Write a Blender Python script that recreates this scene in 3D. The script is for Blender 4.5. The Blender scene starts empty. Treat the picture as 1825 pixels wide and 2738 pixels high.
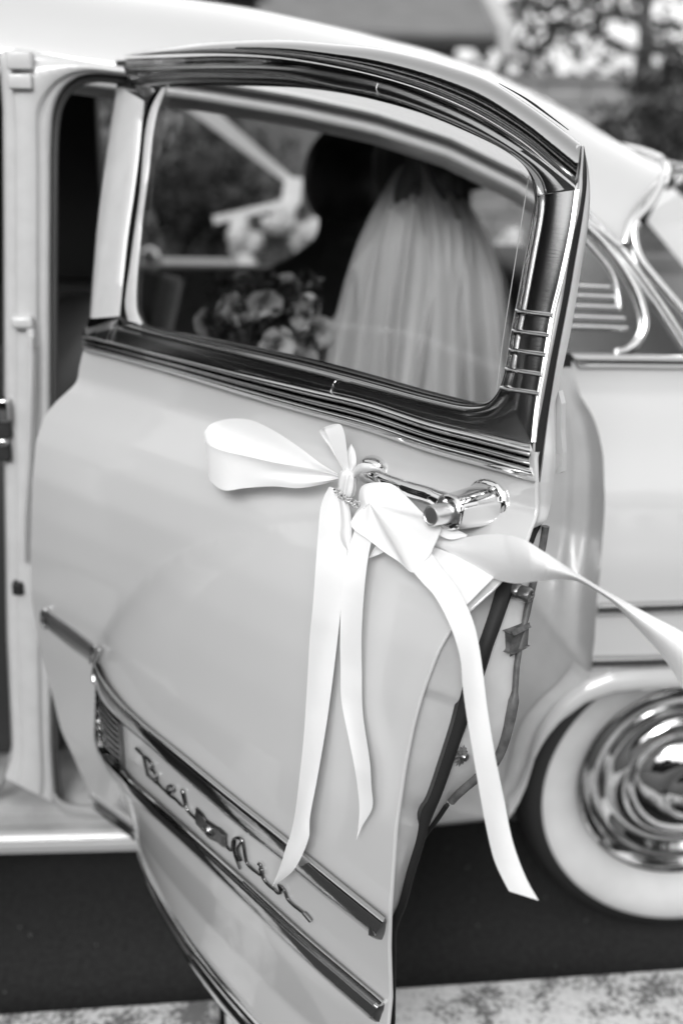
import bpy, bmesh, math, random
import numpy as np
from mathutils import Vector, Matrix

random.seed(7)
rng = np.random.default_rng(7)
scn = bpy.context.scene
COL = scn.collection

# ------------------------------------------------------------------ camera
W, H = 1825.0, 2738.0                 # pixel size of the photograph, used as survey units
FMM = 40.0
F = FMM / 36.0 * H
CAM = np.array([0.0, -1.75, 1.5])
YAW, PITCH, ROLL = [math.radians(a) for a in (4, 19, 1)]
FW = np.array([math.sin(YAW) * math.cos(PITCH), math.cos(YAW) * math.cos(PITCH), -math.sin(PITCH)])
_r = np.cross(FW, [0, 0, 1]); _r /= np.linalg.norm(_r); _u = np.cross(_r, FW)
RT = _r * math.cos(ROLL) + _u * math.sin(ROLL)
UP = -_r * math.sin(ROLL) + _u * math.cos(ROLL)
cam = bpy.data.cameras.new('camera')
cam.sensor_fit = 'VERTICAL'; cam.sensor_height = 36.0; cam.sensor_width = 24.0
cam.lens = FMM
cam.clip_start = 0.05; cam.clip_end = 800
cam.dof.use_dof = True
cam.dof.aperture_fstop = 2.3
cam.dof.aperture_blades = 0
camo = bpy.data.objects.new('camera', cam); COL.objects.link(camo)
camo.matrix_world = Matrix(((RT[0], UP[0], -FW[0], CAM[0]), (RT[1], UP[1], -FW[1], CAM[1]),
                            (RT[2], UP[2], -FW[2], CAM[2]), (0, 0, 0, 1)))
scn.camera = camo

# ------------------------------------------------------------------ sky, sun, exposure
SUN_EL, SUN_AZ = math.radians(32), math.radians(195)      # azimuth: clockwise from +Y
wd = bpy.data.worlds.new('World'); scn.world = wd; wd.use_nodes = True
nt = wd.node_tree; nt.nodes.clear()
sk = nt.nodes.new('ShaderNodeTexSky'); sk.sky_type = 'NISHITA'; sk.sun_disc = False
sk.sun_elevation = SUN_EL; sk.sun_rotation = SUN_AZ
sk.air_density = 4.0; sk.dust_density = 0.8; sk.ozone_density = 1.0
bw = nt.nodes.new('ShaderNodeRGBToBW')
bg = nt.nodes.new('ShaderNodeBackground'); bg.inputs['Strength'].default_value = 0.15
wo = nt.nodes.new('ShaderNodeOutputWorld')
nt.links.new(sk.outputs[0], bw.inputs[0]); nt.links.new(bw.outputs[0], bg.inputs['Color'])
nt.links.new(bg.outputs[0], wo.inputs['Surface'])
sl = bpy.data.lights.new('sun', 'SUN'); sl.energy = 1.2; sl.angle = math.radians(20); sl.color = (1, 1, 1)
so = bpy.data.objects.new('sun', sl); COL.objects.link(so)
sd = Vector((math.sin(SUN_AZ) * math.cos(SUN_EL), math.cos(SUN_AZ) * math.cos(SUN_EL), math.sin(SUN_EL)))
so.rotation_euler = sd.to_track_quat('Z', 'Y').to_euler(); so.location = (0, -4, 8)
scn.view_settings.view_transform = 'Standard'; scn.view_settings.look = 'None'
scn.view_settings.exposure = 0.74; scn.view_settings.gamma = 1.0
scn.view_settings.use_curve_mapping = False
scn.cycles.max_bounces = 8; scn.cycles.glossy_bounces = 5; scn.cycles.transparent_max_bounces = 24
scn.cycles.caustics_reflective = False; scn.cycles.caustics_refractive = False
scn.cycles.sample_clamp_indirect = 6.0

# ------------------------------------------------------------------ survey helpers
def V(pts):                            # 1568-wide survey sheet -> full survey units
    k = W / 1568.0
    return [(x * k, y * k) for x, y in pts]
def ray(x, y):
    d = FW + RT * ((x - W / 2) / F) - UP * ((y - H / 2) / F)
    return d / np.linalg.norm(d)
def onY(x, y, Y):
    d = ray(x, y); return CAM + d * ((Y - CAM[1]) / d[1])
def onZ(x, y, Z):
    d = ray(x, y); return CAM + d * ((Z - CAM[2]) / d[2])
def proj(P):
    d = np.asarray(P, float) - CAM; z = d @ FW
    return W / 2 + F * (d @ RT) / z, H / 2 - F * (d @ UP) / z
def onF(x, y, fn, lo=0.5, hi=4.0):     # first hit of a sight line with y = fn(x, z)
    d = ray(x, y); ts = np.linspace(lo, hi, 500); P = CAM + d[None, :] * ts[:, None]
    g = P[:, 1] - fn(P[:, 0], P[:, 2])
    i = np.argmax(g > 0)
    if g[i] <= 0: i = len(ts) - 1
    i = max(i, 1); t = ts[i - 1] + (ts[i] - ts[i - 1]) * (-g[i - 1]) / (g[i] - g[i - 1] + 1e-12)
    return CAM + d * t

def spline(pts, n, smooth=True):
    P = np.asarray(pts, float)
    if len(P) == 2 or not smooth:
        Q = P
    else:
        E = np.vstack([2 * P[0] - P[1], P, 2 * P[-1] - P[-2]]); Q = []
        for i in range(1, len(E) - 2):
            p0, p1, p2, p3 = E[i - 1], E[i], E[i + 1], E[i + 2]
            t0 = 0; t1 = max(np.linalg.norm(p1 - p0), 1e-9) ** .5
            t2 = t1 + max(np.linalg.norm(p2 - p1), 1e-9) ** .5; t3 = t2 + max(np.linalg.norm(p3 - p2), 1e-9) ** .5
            for t in np.linspace(t1, t2, 16, endpoint=False):
                A1 = (t1 - t) / (t1 - t0) * p0 + (t - t0) / (t1 - t0) * p1
                A2 = (t2 - t) / (t2 - t1) * p1 + (t - t1) / (t2 - t1) * p2
                A3 = (t3 - t) / (t3 - t2) * p2 + (t - t2) / (t3 - t2) * p3
                B1 = (t2 - t) / (t2 - t0) * A1 + (t - t0) / (t2 - t0) * A2
                B2 = (t3 - t) / (t3 - t1) * A2 + (t - t1) / (t3 - t1) * A3
                Q.append((t2 - t) / (t2 - t1) * B1 + (t - t1) / (t2 - t1) * B2)
        Q.append(P[-1]); Q = np.array(Q)
    s = np.r_[0, np.cumsum(np.linalg.norm(np.diff(Q, axis=0), axis=1))]
    u = np.linspace(0, s[-1], n)
    return np.stack([np.interp(u, s, Q[:, k]) for k in range(Q.shape[1])], 1)

def seglen(p): p = np.array(p); return np.r_[0, np.cumsum(np.linalg.norm(np.diff(p, axis=0), axis=1))]
def paired(A, B, keys, n):
    """resample two lines so that surveyed corner points face one another"""
    a = spline(A, 900); b = spline(B, 900); oa, ob = [], []
    ia = [0] + [int(np.argmin(((a - k[0]) ** 2).sum(1))) for k in keys] + [899]
    ib = [0] + [int(np.argmin(((b - k[1]) ** 2).sum(1))) for k in keys] + [899]
    m_ = n // (len(ia) - 1)
    for s_ in range(len(ia) - 1):
        ta = np.linspace(ia[s_], ia[s_ + 1], m_, endpoint=s_ == len(ia) - 2); tb = np.linspace(ib[s_], ib[s_ + 1], m_, endpoint=s_ == len(ia) - 2)
        oa += [a[int(round(t))] for t in ta]; ob += [b[int(round(t))] for t in tb]
    return np.array(oa), np.array(ob)

# ------------------------------------------------------------------ the open rear door as a curved surface
TH = math.radians(48)
DU = np.array([math.cos(TH), -math.sin(TH), 0]); DN = np.array([-math.sin(TH), -math.cos(TH), 0])
HG = onY(190 * W / 1568, 780 * W / 1568, 0.02); ZB = HG[2]; HG = np.array([HG[0], HG[1], 0])
_tt = np.linspace(-.6, 1.3, 1901)
_base = np.where(_tt < 0, .30 * _tt, np.interp(_tt, [0, .03, .066, .09, .115, .15, .2, .26, .32, .4, .5, .67, .87, 1.05],
                 [.002, .0055, .0075, .034, .060, .083, .0975, .104, .1055, .104, .094, .066, .0, -.06]))
_k = np.exp(-.5 * (np.arange(-30, 31) / 5.0) ** 2); _k /= _k.sum()
_base = np.convolve(np.pad(_base, 30, mode='edge'), _k, 'valid')
_AR = spline([(.118, .12), (.118, .3), (.122, .45), (.126, .58), (.135, .66), (.152, .726), (.221, .821), (.347, .932), (.469, 1.0),
              (.574, 1.036), (.675, 1.048), (.9, 1.05), (1.3, 1.05)], 260)
_ga = np.linspace(-.3, 1.3, 321); _gz = np.linspace(-.1, 1.7, 361)
_GA, _GZ = np.meshgrid(_ga, _gz, indexing='ij')
_d = np.full(_GA.shape, 9.0)
for _p in _AR: _d = np.minimum(_d, np.hypot(_GA - _p[0], _GZ - _p[1]))
_zarc = np.interp(_GA, _AR[:, 0], _AR[:, 1], left=-9)
_in = (_GZ < _zarc) & (_GA > .118)
_s = np.where(_in, _d, -_d); _s = (np.sqrt(_s ** 2 + .010 ** 2) + _s) / 2
_A = np.interp(_GZ, [.1, .3, .42, .55, .67, .8, .9, 1.0, 1.05], [.26, .22, .15, .115, .11, .10, .095, .09, .07])
_SG = np.interp(ZB - _GZ, _tt, _base) + (_A * (1 - np.exp(-_s / .38)) + .015 * (1 - np.exp(-_s / .026))) * np.where(_GZ > 1.12, 0, 1)
def S(a, z):
    a = np.asarray(a, float); z = np.asarray(z, float)
    fa = np.clip((a + .3) / .005, 0, 319.99); fz = np.clip((z + .1) / .005, 0, 359.99)
    i = fa.astype(int); j = fz.astype(int); u = fa - i; w = fz - j
    return (_SG[i, j] * (1 - u) * (1 - w) + _SG[i + 1, j] * u * (1 - w) + _SG[i, j + 1] * (1 - u) * w + _SG[i + 1, j + 1] * u * w)
def wor(a, b, z):
    a = np.asarray(a, float); b = np.asarray(b, float); z = np.asarray(z, float)
    return HG + a[..., None] * DU + b[..., None] * DN + z[..., None] * np.array([0, 0, 1.0])
def loc(P):
    q = np.asarray(P) - HG; return np.stack([q @ DU, q @ DN, q[..., 2]], -1)
_TS = np.linspace(.55, 2.7, 431)
def dl(x, y, off=0.0, babs=None):      # sight line -> point (a, b, z) on the door skin, lifted by off
    d = ray(x, y); q = loc(CAM + d[None] * _TS[:, None])
    tgt = S(q[:, 0], q[:, 2]) + off if babs is None else babs
    g = q[:, 1] - tgt
    i = int(np.argmax(g <= 0)); i = max(i, 1)
    t = _TS[i - 1] + (_TS[i] - _TS[i - 1]) * g[i - 1] / (g[i - 1] - g[i] + 1e-12)
    return loc(CAM + d * t)
def dw(x, y, off=0.0, babs=None):
    q = dl(x, y, off, babs); return wor(q[0], q[1], q[2])
cam.dof.focus_distance = float((dw(1060, 1330, .04) - CAM) @ FW)

# ------------------------------------------------------------------ mesh helpers
def link(name, me, mat, parent=None, smooth=True, sharp=None, kind=None):
    o = bpy.data.objects.new(name, me); COL.objects.link(o)
    if mat is not None and not me.materials: me.materials.append(mat)
    if smooth:
        me.polygons.foreach_set('use_smooth', [True] * len(me.polygons))
        if sharp: me.set_sharp_from_angle(angle=math.radians(sharp))
    if parent is not None:
        o.parent = parent
        if parent.type == 'EMPTY': o.matrix_parent_inverse = Matrix.Translation(-Vector(parent.location))
    if kind: o['kind'] = kind
    return o
def mesh(name, v, f, mat, parent=None, smooth=True, sharp=None, kind=None):
    me = bpy.data.meshes.new(name); me.from_pydata([tuple(map(float, p)) for p in v], [], [tuple(map(int, q)) for q in f]); me.update()
    return link(name, me, mat, parent, smooth, sharp, kind)
def grid_vf(P, close=False, base=0):
    n, m = P.shape[:2]; f = []
    for i in range(n - 1):
        for j in range(m - 1 if not close else m):
            k = (j + 1) % m
            f.append((base + i * m + j, base + (i + 1) * m + j, base + (i + 1) * m + k, base + i * m + k))
    return list(P.reshape(-1, 3)), f
def grid(name, P, mat, parent=None, close=False, caps=False, sharp=None, **k):
    v, f = grid_vf(P, close)
    if caps:
        n, m = P.shape[:2]
        f.append(tuple(range(m))); f.append(tuple(reversed(range((n - 1) * m, n * m))))
    return mesh(name, v, f, mat, parent, sharp=sharp, **k)
def tube_P(path, r, seg=10, flat=None):
    path = np.asarray(path, float); n = len(path); r = np.broadcast_to(r, (n,))
    T = np.gradient(path, axis=0); T /= np.linalg.norm(T, axis=1)[:, None] + 1e-12
    ref = np.array([0, 0, 1.0]); out = []
    nrm = np.cross(T[0], ref)
    if np.linalg.norm(nrm) < .1: nrm = np.cross(T[0], [0, 1.0, 0])
    nrm /= np.linalg.norm(nrm)
    for i in range(n):
        nrm = nrm - T[i] * (nrm @ T[i]); nrm /= np.linalg.norm(nrm) + 1e-12
        b = np.cross(T[i], nrm)
        an = np.linspace(0, 2 * math.pi, seg, endpoint=False)
        out.append(path[i] + r[i] * (np.cos(an)[:, None] * nrm + np.sin(an)[:, None] * b))
    return np.array(out)
def tube(name, path, r, mat, parent=None, seg=10, caps=True, **k):
    return grid(name, tube_P(path, r, seg), mat, parent, close=True, caps=caps, sharp=50, **k)
def join_grids(name, Ps, mat, parent=None, close=True, caps=True, sharp=50, **k):
    vs, fs = [], []
    for P in Ps:
        b = len(vs); v, f = grid_vf(P, close, b)
        n, m = P.shape[:2]
        if caps: f.append(tuple(range(b, b + m))); f.append(tuple(reversed(range(b + (n - 1) * m, b + n * m))))
        vs += v; fs += f
    return mesh(name, vs, fs, mat, parent, sharp=sharp, **k)
def revolve(name, prof, c, axis, mat, parent=None, seg=72, sharp=40):
    ax = np.array(axis, float); ax /= np.linalg.norm(ax)
    e1 = np.cross(ax, [0, 0, 1.0]); e1 /= np.linalg.norm(e1); e2 = np.cross(ax, e1)
    an = np.linspace(0, 2 * math.pi, seg, endpoint=False)
    P = np.array([[np.array(c) + ax * h + r * (math.cos(t) * e1 + math.sin(t) * e2) for t in an] for r, h in prof])
    return grid(name, P, mat, parent, close=True, sharp=sharp)
def boxm(name, lo, hi, mat, parent=None, bev=0.0):
    bm = bmesh.new(); bmesh.ops.create_cube(bm, size=1)
    for v in bm.verts:
        v.co = Vector([(lo[i] + hi[i]) / 2 + v.co[i] * (hi[i] - lo[i]) for i in range(3)])
    if bev: bmesh.ops.bevel(bm, geom=bm.edges[:], offset=bev, segments=3, affect='EDGES', profile=.5)
    me = bpy.data.meshes.new(name); bm.to_mesh(me); bm.free()
    return link(name, me, mat, parent, smooth=bool(bev), sharp=35)
def dloft(name, A, B, prof, mat, parent=None, n=90, caps=False, sharp=40, smooth=True, babs=False):
    """strip between two surveyed lines on the door; prof = (fraction across, lift)"""
    a = spline(A, n, smooth); b = spline(B, n, smooth)
    P = np.array([[dw(*(a[i] + (b[i] - a[i]) * fr), **({'babs': o} if babs else {'off': o})) for fr, o in prof] for i in range(n)])
    return grid(name, P, mat, parent, caps=caps, sharp=sharp)
def arcprof(w0, w1, h, n=9, o0=0.0, o1=0.0, pw=.5):
    return [(w0 + (w1 - w0) * t, o0 + (o1 - o0) * t + h * (max(0, 1 - (2 * t - 1) ** 2)) ** pw) for t in
            [.5 - .5 * math.cos(math.pi * i / (n - 1)) for i in range(n)]]
def thing(name, label, cat, at, group=None):
    o = bpy.data.objects.new(name, None); COL.objects.link(o); o.location = at; o.empty_display_size = .1
    o['label'] = label; o['category'] = cat
    if group: o['group'] = group
    return o
def tag(o, label, cat, group=None):
    o['label'] = label; o['category'] = cat
    if group: o['group'] = group
    return o

# ------------------------------------------------------------------ materials (all neutral: the photograph is black and white)
def mat(name, g, rough=.5, metal=0.0, coat=0.0, spec=.5, bump=None, var=None, coatr=.03):
    m = bpy.data.materials.new(name); m.use_nodes = True
    N = m.node_tree; p = N.nodes['Principled BSDF']
    p.inputs['Base Color'].default_value = (g, g, g, 1); p.inputs['Roughness'].default_value = rough
    p.inputs['Metallic'].default_value = metal; p.inputs['Specular IOR Level'].default_value = spec
    p.inputs['Coat Weight'].default_value = coat; p.inputs['Coat Roughness'].default_value = coatr
    tc = N.nodes.new('ShaderNodeTexCoord')
    if var:                      # (scale, low, high[, stretch])
        mp = N.nodes.new('ShaderNodeMapping'); N.links.new(tc.outputs['Object'], mp.inputs[0])
        if len(var) > 3: mp.inputs['Scale'].default_value = var[3]
        nz = N.nodes.new('ShaderNodeTexNoise'); nz.inputs['Scale'].default_value = var[0]; nz.inputs['Detail'].default_value = 6
        N.links.new(mp.outputs[0], nz.inputs['Vector'])
        cr = N.nodes.new('ShaderNodeValToRGB'); cr.color_ramp.elements[0].position = .3; cr.color_ramp.elements[1].position = .7
        cr.color_ramp.elements[0].color = (var[1],) * 3 + (1,); cr.color_ramp.elements[1].color = (var[2],) * 3 + (1,)
        N.links.new(nz.outputs[0], cr.inputs[0]); N.links.new(cr.outputs[0], p.inputs['Base Color'])
    if bump:                     # (scale, strength, distance[, stretch])
        mp = N.nodes.new('ShaderNodeMapping'); N.links.new(tc.outputs['Object'], mp.inputs[0])
        if len(bump) > 3: mp.inputs['Scale'].default_value = bump[3]
        nz = N.nodes.new('ShaderNodeTexNoise'); nz.inputs['Scale'].default_value = bump[0]; nz.inputs['Detail'].default_value = 4
        N.links.new(mp.outputs[0], nz.inputs['Vector'])
        bp = N.nodes.new('ShaderNodeBump'); bp.inputs['Strength'].default_value = bump[1]; bp.inputs['Distance'].default_value = bump[2]
        N.links.new(nz.outputs[0], bp.inputs['Height']); N.links.new(bp.outputs[0], p.inputs['Normal'])
    return m
M_PAINT = mat('cream_paint', .56, .32, coat=1.0, var=(3.0, .545, .57), coatr=.04, bump=(6, .05, .008))
M_JAMB = mat('jamb_paint', .55, .35, coat=.5, var=(30, .53, .58))
M_CHROME = mat('chrome', .82, .045, 1.0, bump=(14, .05, .01))
M_CHROME2 = mat('smooth_chrome', .80, .06, 1.0)
M_STEEL = mat('brushed_stainless', .52, .15, 1.0, bump=(60, .02, .003, (1, 1, 10)))
M_STEEL2 = mat('polished_stainless', .60, .10, 1.0, bump=(30, .04, .004, (3, 3, 12)))
M_CAST = mat('dull_cast_metal', .35, .3, 1.0, bump=(120, .3, .002))
M_RUBBER = mat('black_rubber', .018, .6, spec=.25, bump=(200, .2, .001))
M_TYRE = mat('tyre_rubber', .02, .65)
M_WW = mat('whitewall_rubber', .64, .5, var=(9, .56, .68))
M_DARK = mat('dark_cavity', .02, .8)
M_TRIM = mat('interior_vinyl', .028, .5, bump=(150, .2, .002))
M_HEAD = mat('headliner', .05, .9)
M_RUST = mat('rusty_steel', .12, .6, .6, bump=(150, .6, .003), var=(70, .05, .30))
M_DIRTY = mat('scratched_jamb_paint', .6, .4, coat=.3, var=(28, .52, .62))
M_GREY = mat('grey_rubber_hose', .10, .5, var=(60, .05, .18))
M_ASPH = mat('asphalt', .04, .85, spec=.25, var=(90, .022, .042), bump=(220, .5, .004))
M_SATIN = None

def ribbon_mat():
    m = bpy.data.materials.new('white_satin'); m.use_nodes = True; N = m.node_tree; p = N.nodes['Principled BSDF']
    p.inputs['Base Color'].default_value = (.90, .90, .90, 1); p.inputs['Roughness'].default_value = .34
    p.inputs['Sheen Weight'].default_value = .3; p.inputs['Specular IOR Level'].default_value = .5
    tl = N.nodes.new('ShaderNodeBsdfTranslucent'); tl.inputs[0].default_value = (.85, .85, .85, 1)
    mx = N.nodes.new('ShaderNodeMixShader'); mx.inputs[0].default_value = .16
    tc = N.nodes.new('ShaderNodeTexCoord'); wv = N.nodes.new('ShaderNodeTexNoise'); wv.inputs['Scale'].default_value = 38; wv.inputs['Detail'].default_value = 7; wv.inputs['Roughness'].default_value = .6
    N.links.new(tc.outputs['Object'], wv.inputs['Vector'])
    bp = N.nodes.new('ShaderNodeBump'); bp.inputs['Strength'].default_value = .25; bp.inputs['Distance'].default_value = .0025
    N.links.new(wv.outputs[0], bp.inputs['Height']); N.links.new(bp.outputs[0], p.inputs['Normal'])
    N.links.new(p.outputs[0], mx.inputs[1]); N.links.new(tl.outputs[0], mx.inputs[2])
    N.links.new(mx.outputs[0], N.nodes['Material Output'].inputs['Surface'])
    return m
M_SATIN = ribbon_mat()
def glass_mat(name, tint=.9):
    m = bpy.data.materials.new(name); m.use_nodes = True; N = m.node_tree; N.nodes.remove(N.nodes['Principled BSDF'])
    t = N.nodes.new('ShaderNodeBsdfTransparent'); t.inputs[0].default_value = (tint, tint, tint, 1)
    g = N.nodes.new('ShaderNodeBsdfGlossy'); g.inputs['Roughness'].default_value = .0; g.inputs[0].default_value = (1, 1, 1, 1)
    fr = N.nodes.new('ShaderNodeFresnel'); fr.inputs[0].default_value = 1.5
    ge = N.nodes.new('ShaderNodeNewGeometry'); mr = N.nodes.new('ShaderNodeMapRange')      # same thin-pane reflectance from both sides
    mr.inputs['To Min'].default_value = 1.75; mr.inputs['To Max'].default_value = 1 / 1.75
    N.links.new(ge.outputs['Backfacing'], mr.inputs['Value']); N.links.new(mr.outputs[0], fr.inputs[0])
    mx = N.nodes.new('ShaderNodeMixShader')
    N.links.new(fr.outputs[0], mx.inputs[0]); N.links.new(t.outputs[0], mx.inputs[1]); N.links.new(g.outputs[0], mx.inputs[2])
    N.links.new(mx.outputs[0], N.nodes['Material Output'].inputs['Surface'])
    return m
M_GLASS = glass_mat('window_glass', .88)
def leaf_mat(name, g, tr=.35):
    m = bpy.data.materials.new(name); m.use_nodes = True; N = m.node_tree; p = N.nodes['Principled BSDF']
    p.inputs['Base Color'].default_value = (g, g, g, 1); p.inputs['Roughness'].default_value = .45
    tl = N.nodes.new('ShaderNodeBsdfTranslucent'); tl.inputs[0].default_value = (g * 1.2,) * 3 + (1,)
    mx = N.nodes.new('ShaderNodeMixShader'); mx.inputs[0].default_value = tr
    N.links.new(p.outputs[0], mx.inputs[1]); N.links.new(tl.outputs[0], mx.inputs[2])
    N.links.new(mx.outputs[0], N.nodes['Material Output'].inputs['Surface'])
    return m
M_LEAF = leaf_mat('leaf', .05); M_LEAFD = leaf_mat('dark_leaf', .045); M_LEAFL = leaf_mat('pale_leaf', .11)
M_BARK = mat('bark', .09, .9, bump=(30, .8, .02))

# ================================================================== SETTING: road, kerb, pavement
def sheet(name, x0, x1, y0, y1, z, m, n=2):
    xs = np.linspace(x0, x1, n); ys = np.linspace(y0, y1, n)
    P = np.array([[(x, y, z) for y in ys] for x in xs]); return grid(name, P, m, kind='structure')
def granite():
    m = bpy.data.materials.new('speckled_granite'); m.use_nodes = True; N = m.node_tree; p = N.nodes['Principled BSDF']
    tc = N.nodes.new('ShaderNodeTexCoord'); a = N.nodes.new('ShaderNodeTexNoise'); a.inputs['Scale'].default_value = 95; a.inputs['Detail'].default_value = 8; a.inputs['Roughness'].default_value = .65
    b = N.nodes.new('ShaderNodeTexNoise'); b.inputs['Scale'].default_value = 13; b.inputs['Detail'].default_value = 5
    N.links.new(tc.outputs['Object'], a.inputs['Vector']); N.links.new(tc.outputs['Object'], b.inputs['Vector'])
    ad = N.nodes.new('ShaderNodeMath'); ad.operation = 'ADD'; N.links.new(a.outputs[0], ad.inputs[0]); N.links.new(b.outputs[0], ad.inputs[1])
    cr = N.nodes.new('ShaderNodeValToRGB'); e = cr.color_ramp.elements
    e[0].position = .80; e[0].color = (.17, .17, .17, 1); e[1].position = .96; e[1].color = (.60, .60, .60, 1)
    k = e.new(1.0); k.position = 1.0; k.color = (.78, .78, .78, 1)
    hv = N.nodes.new('ShaderNodeMath'); hv.operation = 'MULTIPLY'; hv.inputs[1].default_value = .5
    e[0].position = .43; e[1].position = .485; e[2].position = .56
    N.links.new(ad.outputs[0], hv.inputs[0]); N.links.new(hv.outputs[0], cr.inputs[0]); N.links.new(cr.outputs[0], p.inputs['Base Color'])
    p.inputs['Roughness'].default_value = .85
    bp = N.nodes.new('ShaderNodeBump'); bp.inputs['Strength'].default_value = .4; bp.inputs['Distance'].default_value = .006
    N.links.new(a.outputs[0], bp.inputs['Height']); N.links.new(bp.outputs[0], p.inputs['Normal'])
    return m
M_GRAN = granite()
M_PAVE = mat('pavement', .05, .9, var=(25, .04, .07), bump=(60, .4, .004))
M_GRASS = mat('lawn', .07, .95, var=(20, .04, .09))
sheet('ground', -300, 300, -300, 300, -.03, M_GRASS)
sheet('road', -60, 60, -.6, 5.2, 0.0, M_ASPH)
KZ = .085
kp = [onZ(1200 * W / 1568, 2240 * W / 1568, KZ), onZ(200 * W / 1568, 2308 * W / 1568, KZ)]
kang = math.atan2(kp[0][1] - kp[1][1], kp[0][0] - kp[1][0]); ky0 = kp[0][1] - math.tan(kang) * kp[0][0]
kerb = bpy.data.objects.new('kerb', None); COL.objects.link(kerb); kerb.location = (0, ky0, 0); kerb.rotation_euler = (0, 0, kang); kerb['kind'] = 'structure'
jx = onZ(592, 2690, KZ)[0]
bm = bmesh.new(); bmesh.ops.create_cube(bm, size=1)
for v in bm.verts: v.co = Vector((v.co.x * .905, v.co.y * .20 - .10, v.co.z * (KZ + .05) + (KZ - .05) / 2))
bmesh.ops.bevel(bm, geom=bm.edges[:], offset=.012, segments=3, affect='EDGES', profile=.5)
kme = bpy.data.meshes.new('kerb_stone'); bm.to_mesh(kme); bm.free(); kme.materials.append(M_GRAN)
for i in range(-8, 9):
    o = bpy.data.objects.new('kerb_stone', kme); COL.objects.link(o); o.parent = kerb
    o.location = (jx + .4575 + i * .915, random.uniform(-.003, .003), random.uniform(-.002, .002)); o.rotation_euler = (0, 0, random.uniform(-.003, .003))
    for p in o.data.polygons: p.use_smooth = True
kme.set_sharp_from_angle(angle=math.radians(40))
sheet('pavement', -40, 40, -5.5, ky0 - .198, KZ - .006, M_PAVE)

# ---------------------------------------------------------------- trees and shrubs
def leaves_mesh(name, pts, size, m, seed=0, flat=1.0):
    r = np.random.default_rng(seed); n = len(pts)
    nr = r.normal(size=(n, 3)); nr /= np.linalg.norm(nr, axis=1)[:, None]
    t = np.cross(nr, r.normal(size=(n, 3))); t /= np.linalg.norm(t, axis=1)[:, None]; b = np.cross(nr, t)
    s = size * r.uniform(.6, 1.3, (n, 1))
    q = np.stack([pts - t * s, pts + b * s * .45, pts + t * s, pts - b * s * .45], 1).reshape(-1, 3)
    me = bpy.data.meshes.new(name); me.vertices.add(4 * n); me.vertices.foreach_set('co', q.ravel())
    me.loops.add(4 * n); me.loops.foreach_set('vertex_index', np.arange(4 * n)); me.polygons.add(n)
    me.polygons.foreach_set('loop_start', np.arange(0, 4 * n, 4)); me.polygons.foreach_set('loop_total', np.full(n, 4))
    me.materials.append(m); me.update(); return me
def crown_pts(n, c, rad, clumps, seed, spread=.34):
    r = np.random.default_rng(seed)
    cc = r.normal(size=(clumps, 3)); cc /= np.linalg.norm(cc, axis=1)[:, None]; cc *= r.uniform(.45, 1, (clumps, 1))
    k = r.integers(0, clumps, n); off = r.normal(size=(n, 3)); off /= np.linalg.norm(off, axis=1)[:, None]
    off *= (r.uniform(0, 1, (n, 1)) ** .4) * spread * r.uniform(.6, 1.2, (clumps, 1))[k]
    return np.array(c) + (cc[k] + off) * np.array(rad)
def tree(name, label, at, h, rad, n, clumps, size, m, seed, trunk=.12, group=None, cat='tree', low=.45):
    at = np.array(at, float); t = thing(name, label, cat, at, group)
    c = at + [0, 0, h * (1 + low) / 2]
    path = spline([at + [0, 0, -.05], at + [.1 * rad[0] * .3, 0, h * .3], at + [0, .1, h * .6], at + [.1, 0, h * .85]], 12)
    Ps = [tube_P(path, np.linspace(trunk, trunk * .3, 12), 8)]
    r = random.Random(seed)
    for k in range(6):
        p0 = path[r.randint(4, 9)]; an = r.uniform(0, 6.28)
        p2 = c + np.array([math.cos(an) * rad[0] * .7, math.sin(an) * rad[1] * .7, r.uniform(-.2, .5) * rad[2]])
        Ps.append(tube_P(spline([p0, (p0 + p2) / 2 + [0, 0, .15], p2], 8), np.linspace(trunk * .4, trunk * .1, 8), 6))
    join_grids('trunk', Ps, M_BARK, t)
    link('crown', leaves_mesh('crown', crown_pts(n, c, rad, clumps, seed), size, m, seed), m, t, smooth=False)
    return t
tree('broadleaf_tree', 'tall loose tree with sky glinting through its leaves, right of the tiled roof', (6.0, 17.5, 0), 6.6, (3.9, 2.4, 3.0), 1900, 46, .16, M_LEAF, 3, .2, low=.0)
tree('leafy_tree', 'blurred leafy tree showing above the car roof, left of the tiled roof', (-.55, 11.0, 0), 4.2, (1.2, 1.1, 1.25), 2600, 34, .11, M_LEAF, 5, .12, low=.25)
tree('dense_tree', 'dark dense tree standing farthest back behind the garden wall', (17.5, 26.0, 0), 8, (5.5, 3.0, 4.0), 6000, 60, .26, M_LEAFD, 8, .25, low=.1)
def shrub(name, label, at, rad, n, m, seed, size=.05, cat='shrub', group=None):
    at = np.array(at, float); t = thing(name, label, cat, at, group)
    Ps = []
    r = random.Random(seed)
    for k in range(7):
        an = r.uniform(0, 6.28); e = at + [math.cos(an) * rad[0] * .5, math.sin(an) * rad[1] * .5, rad[2] * r.uniform(.8, 1.5)]
        Ps.append(tube_P(spline([at + [0, 0, -.04], (at + e) / 2 + [.05, 0, 0], e], 7), np.linspace(.035, .012, 7), 6))
    join_grids('stem', Ps, M_BARK, t)
    link('foliage', leaves_mesh('foliage', crown_pts(n, at + [0, 0, rad[2]], rad, 60, seed, .3), size, m, seed), m, t, smooth=False)
    return t
shrub('round_shrub', 'big dark rounded shrub behind the sloping rear window', (3.55, 7.2, 0), (1.05, .9, 1.12), 9000, M_LEAFD, 11, .055)
shrub('clipped_shrub', 'low dark shrub beyond the rear of the car', (4.7, 6.3, 0), (1.0, .8, .75), 7000, M_LEAFD, 12, .05)
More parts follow.
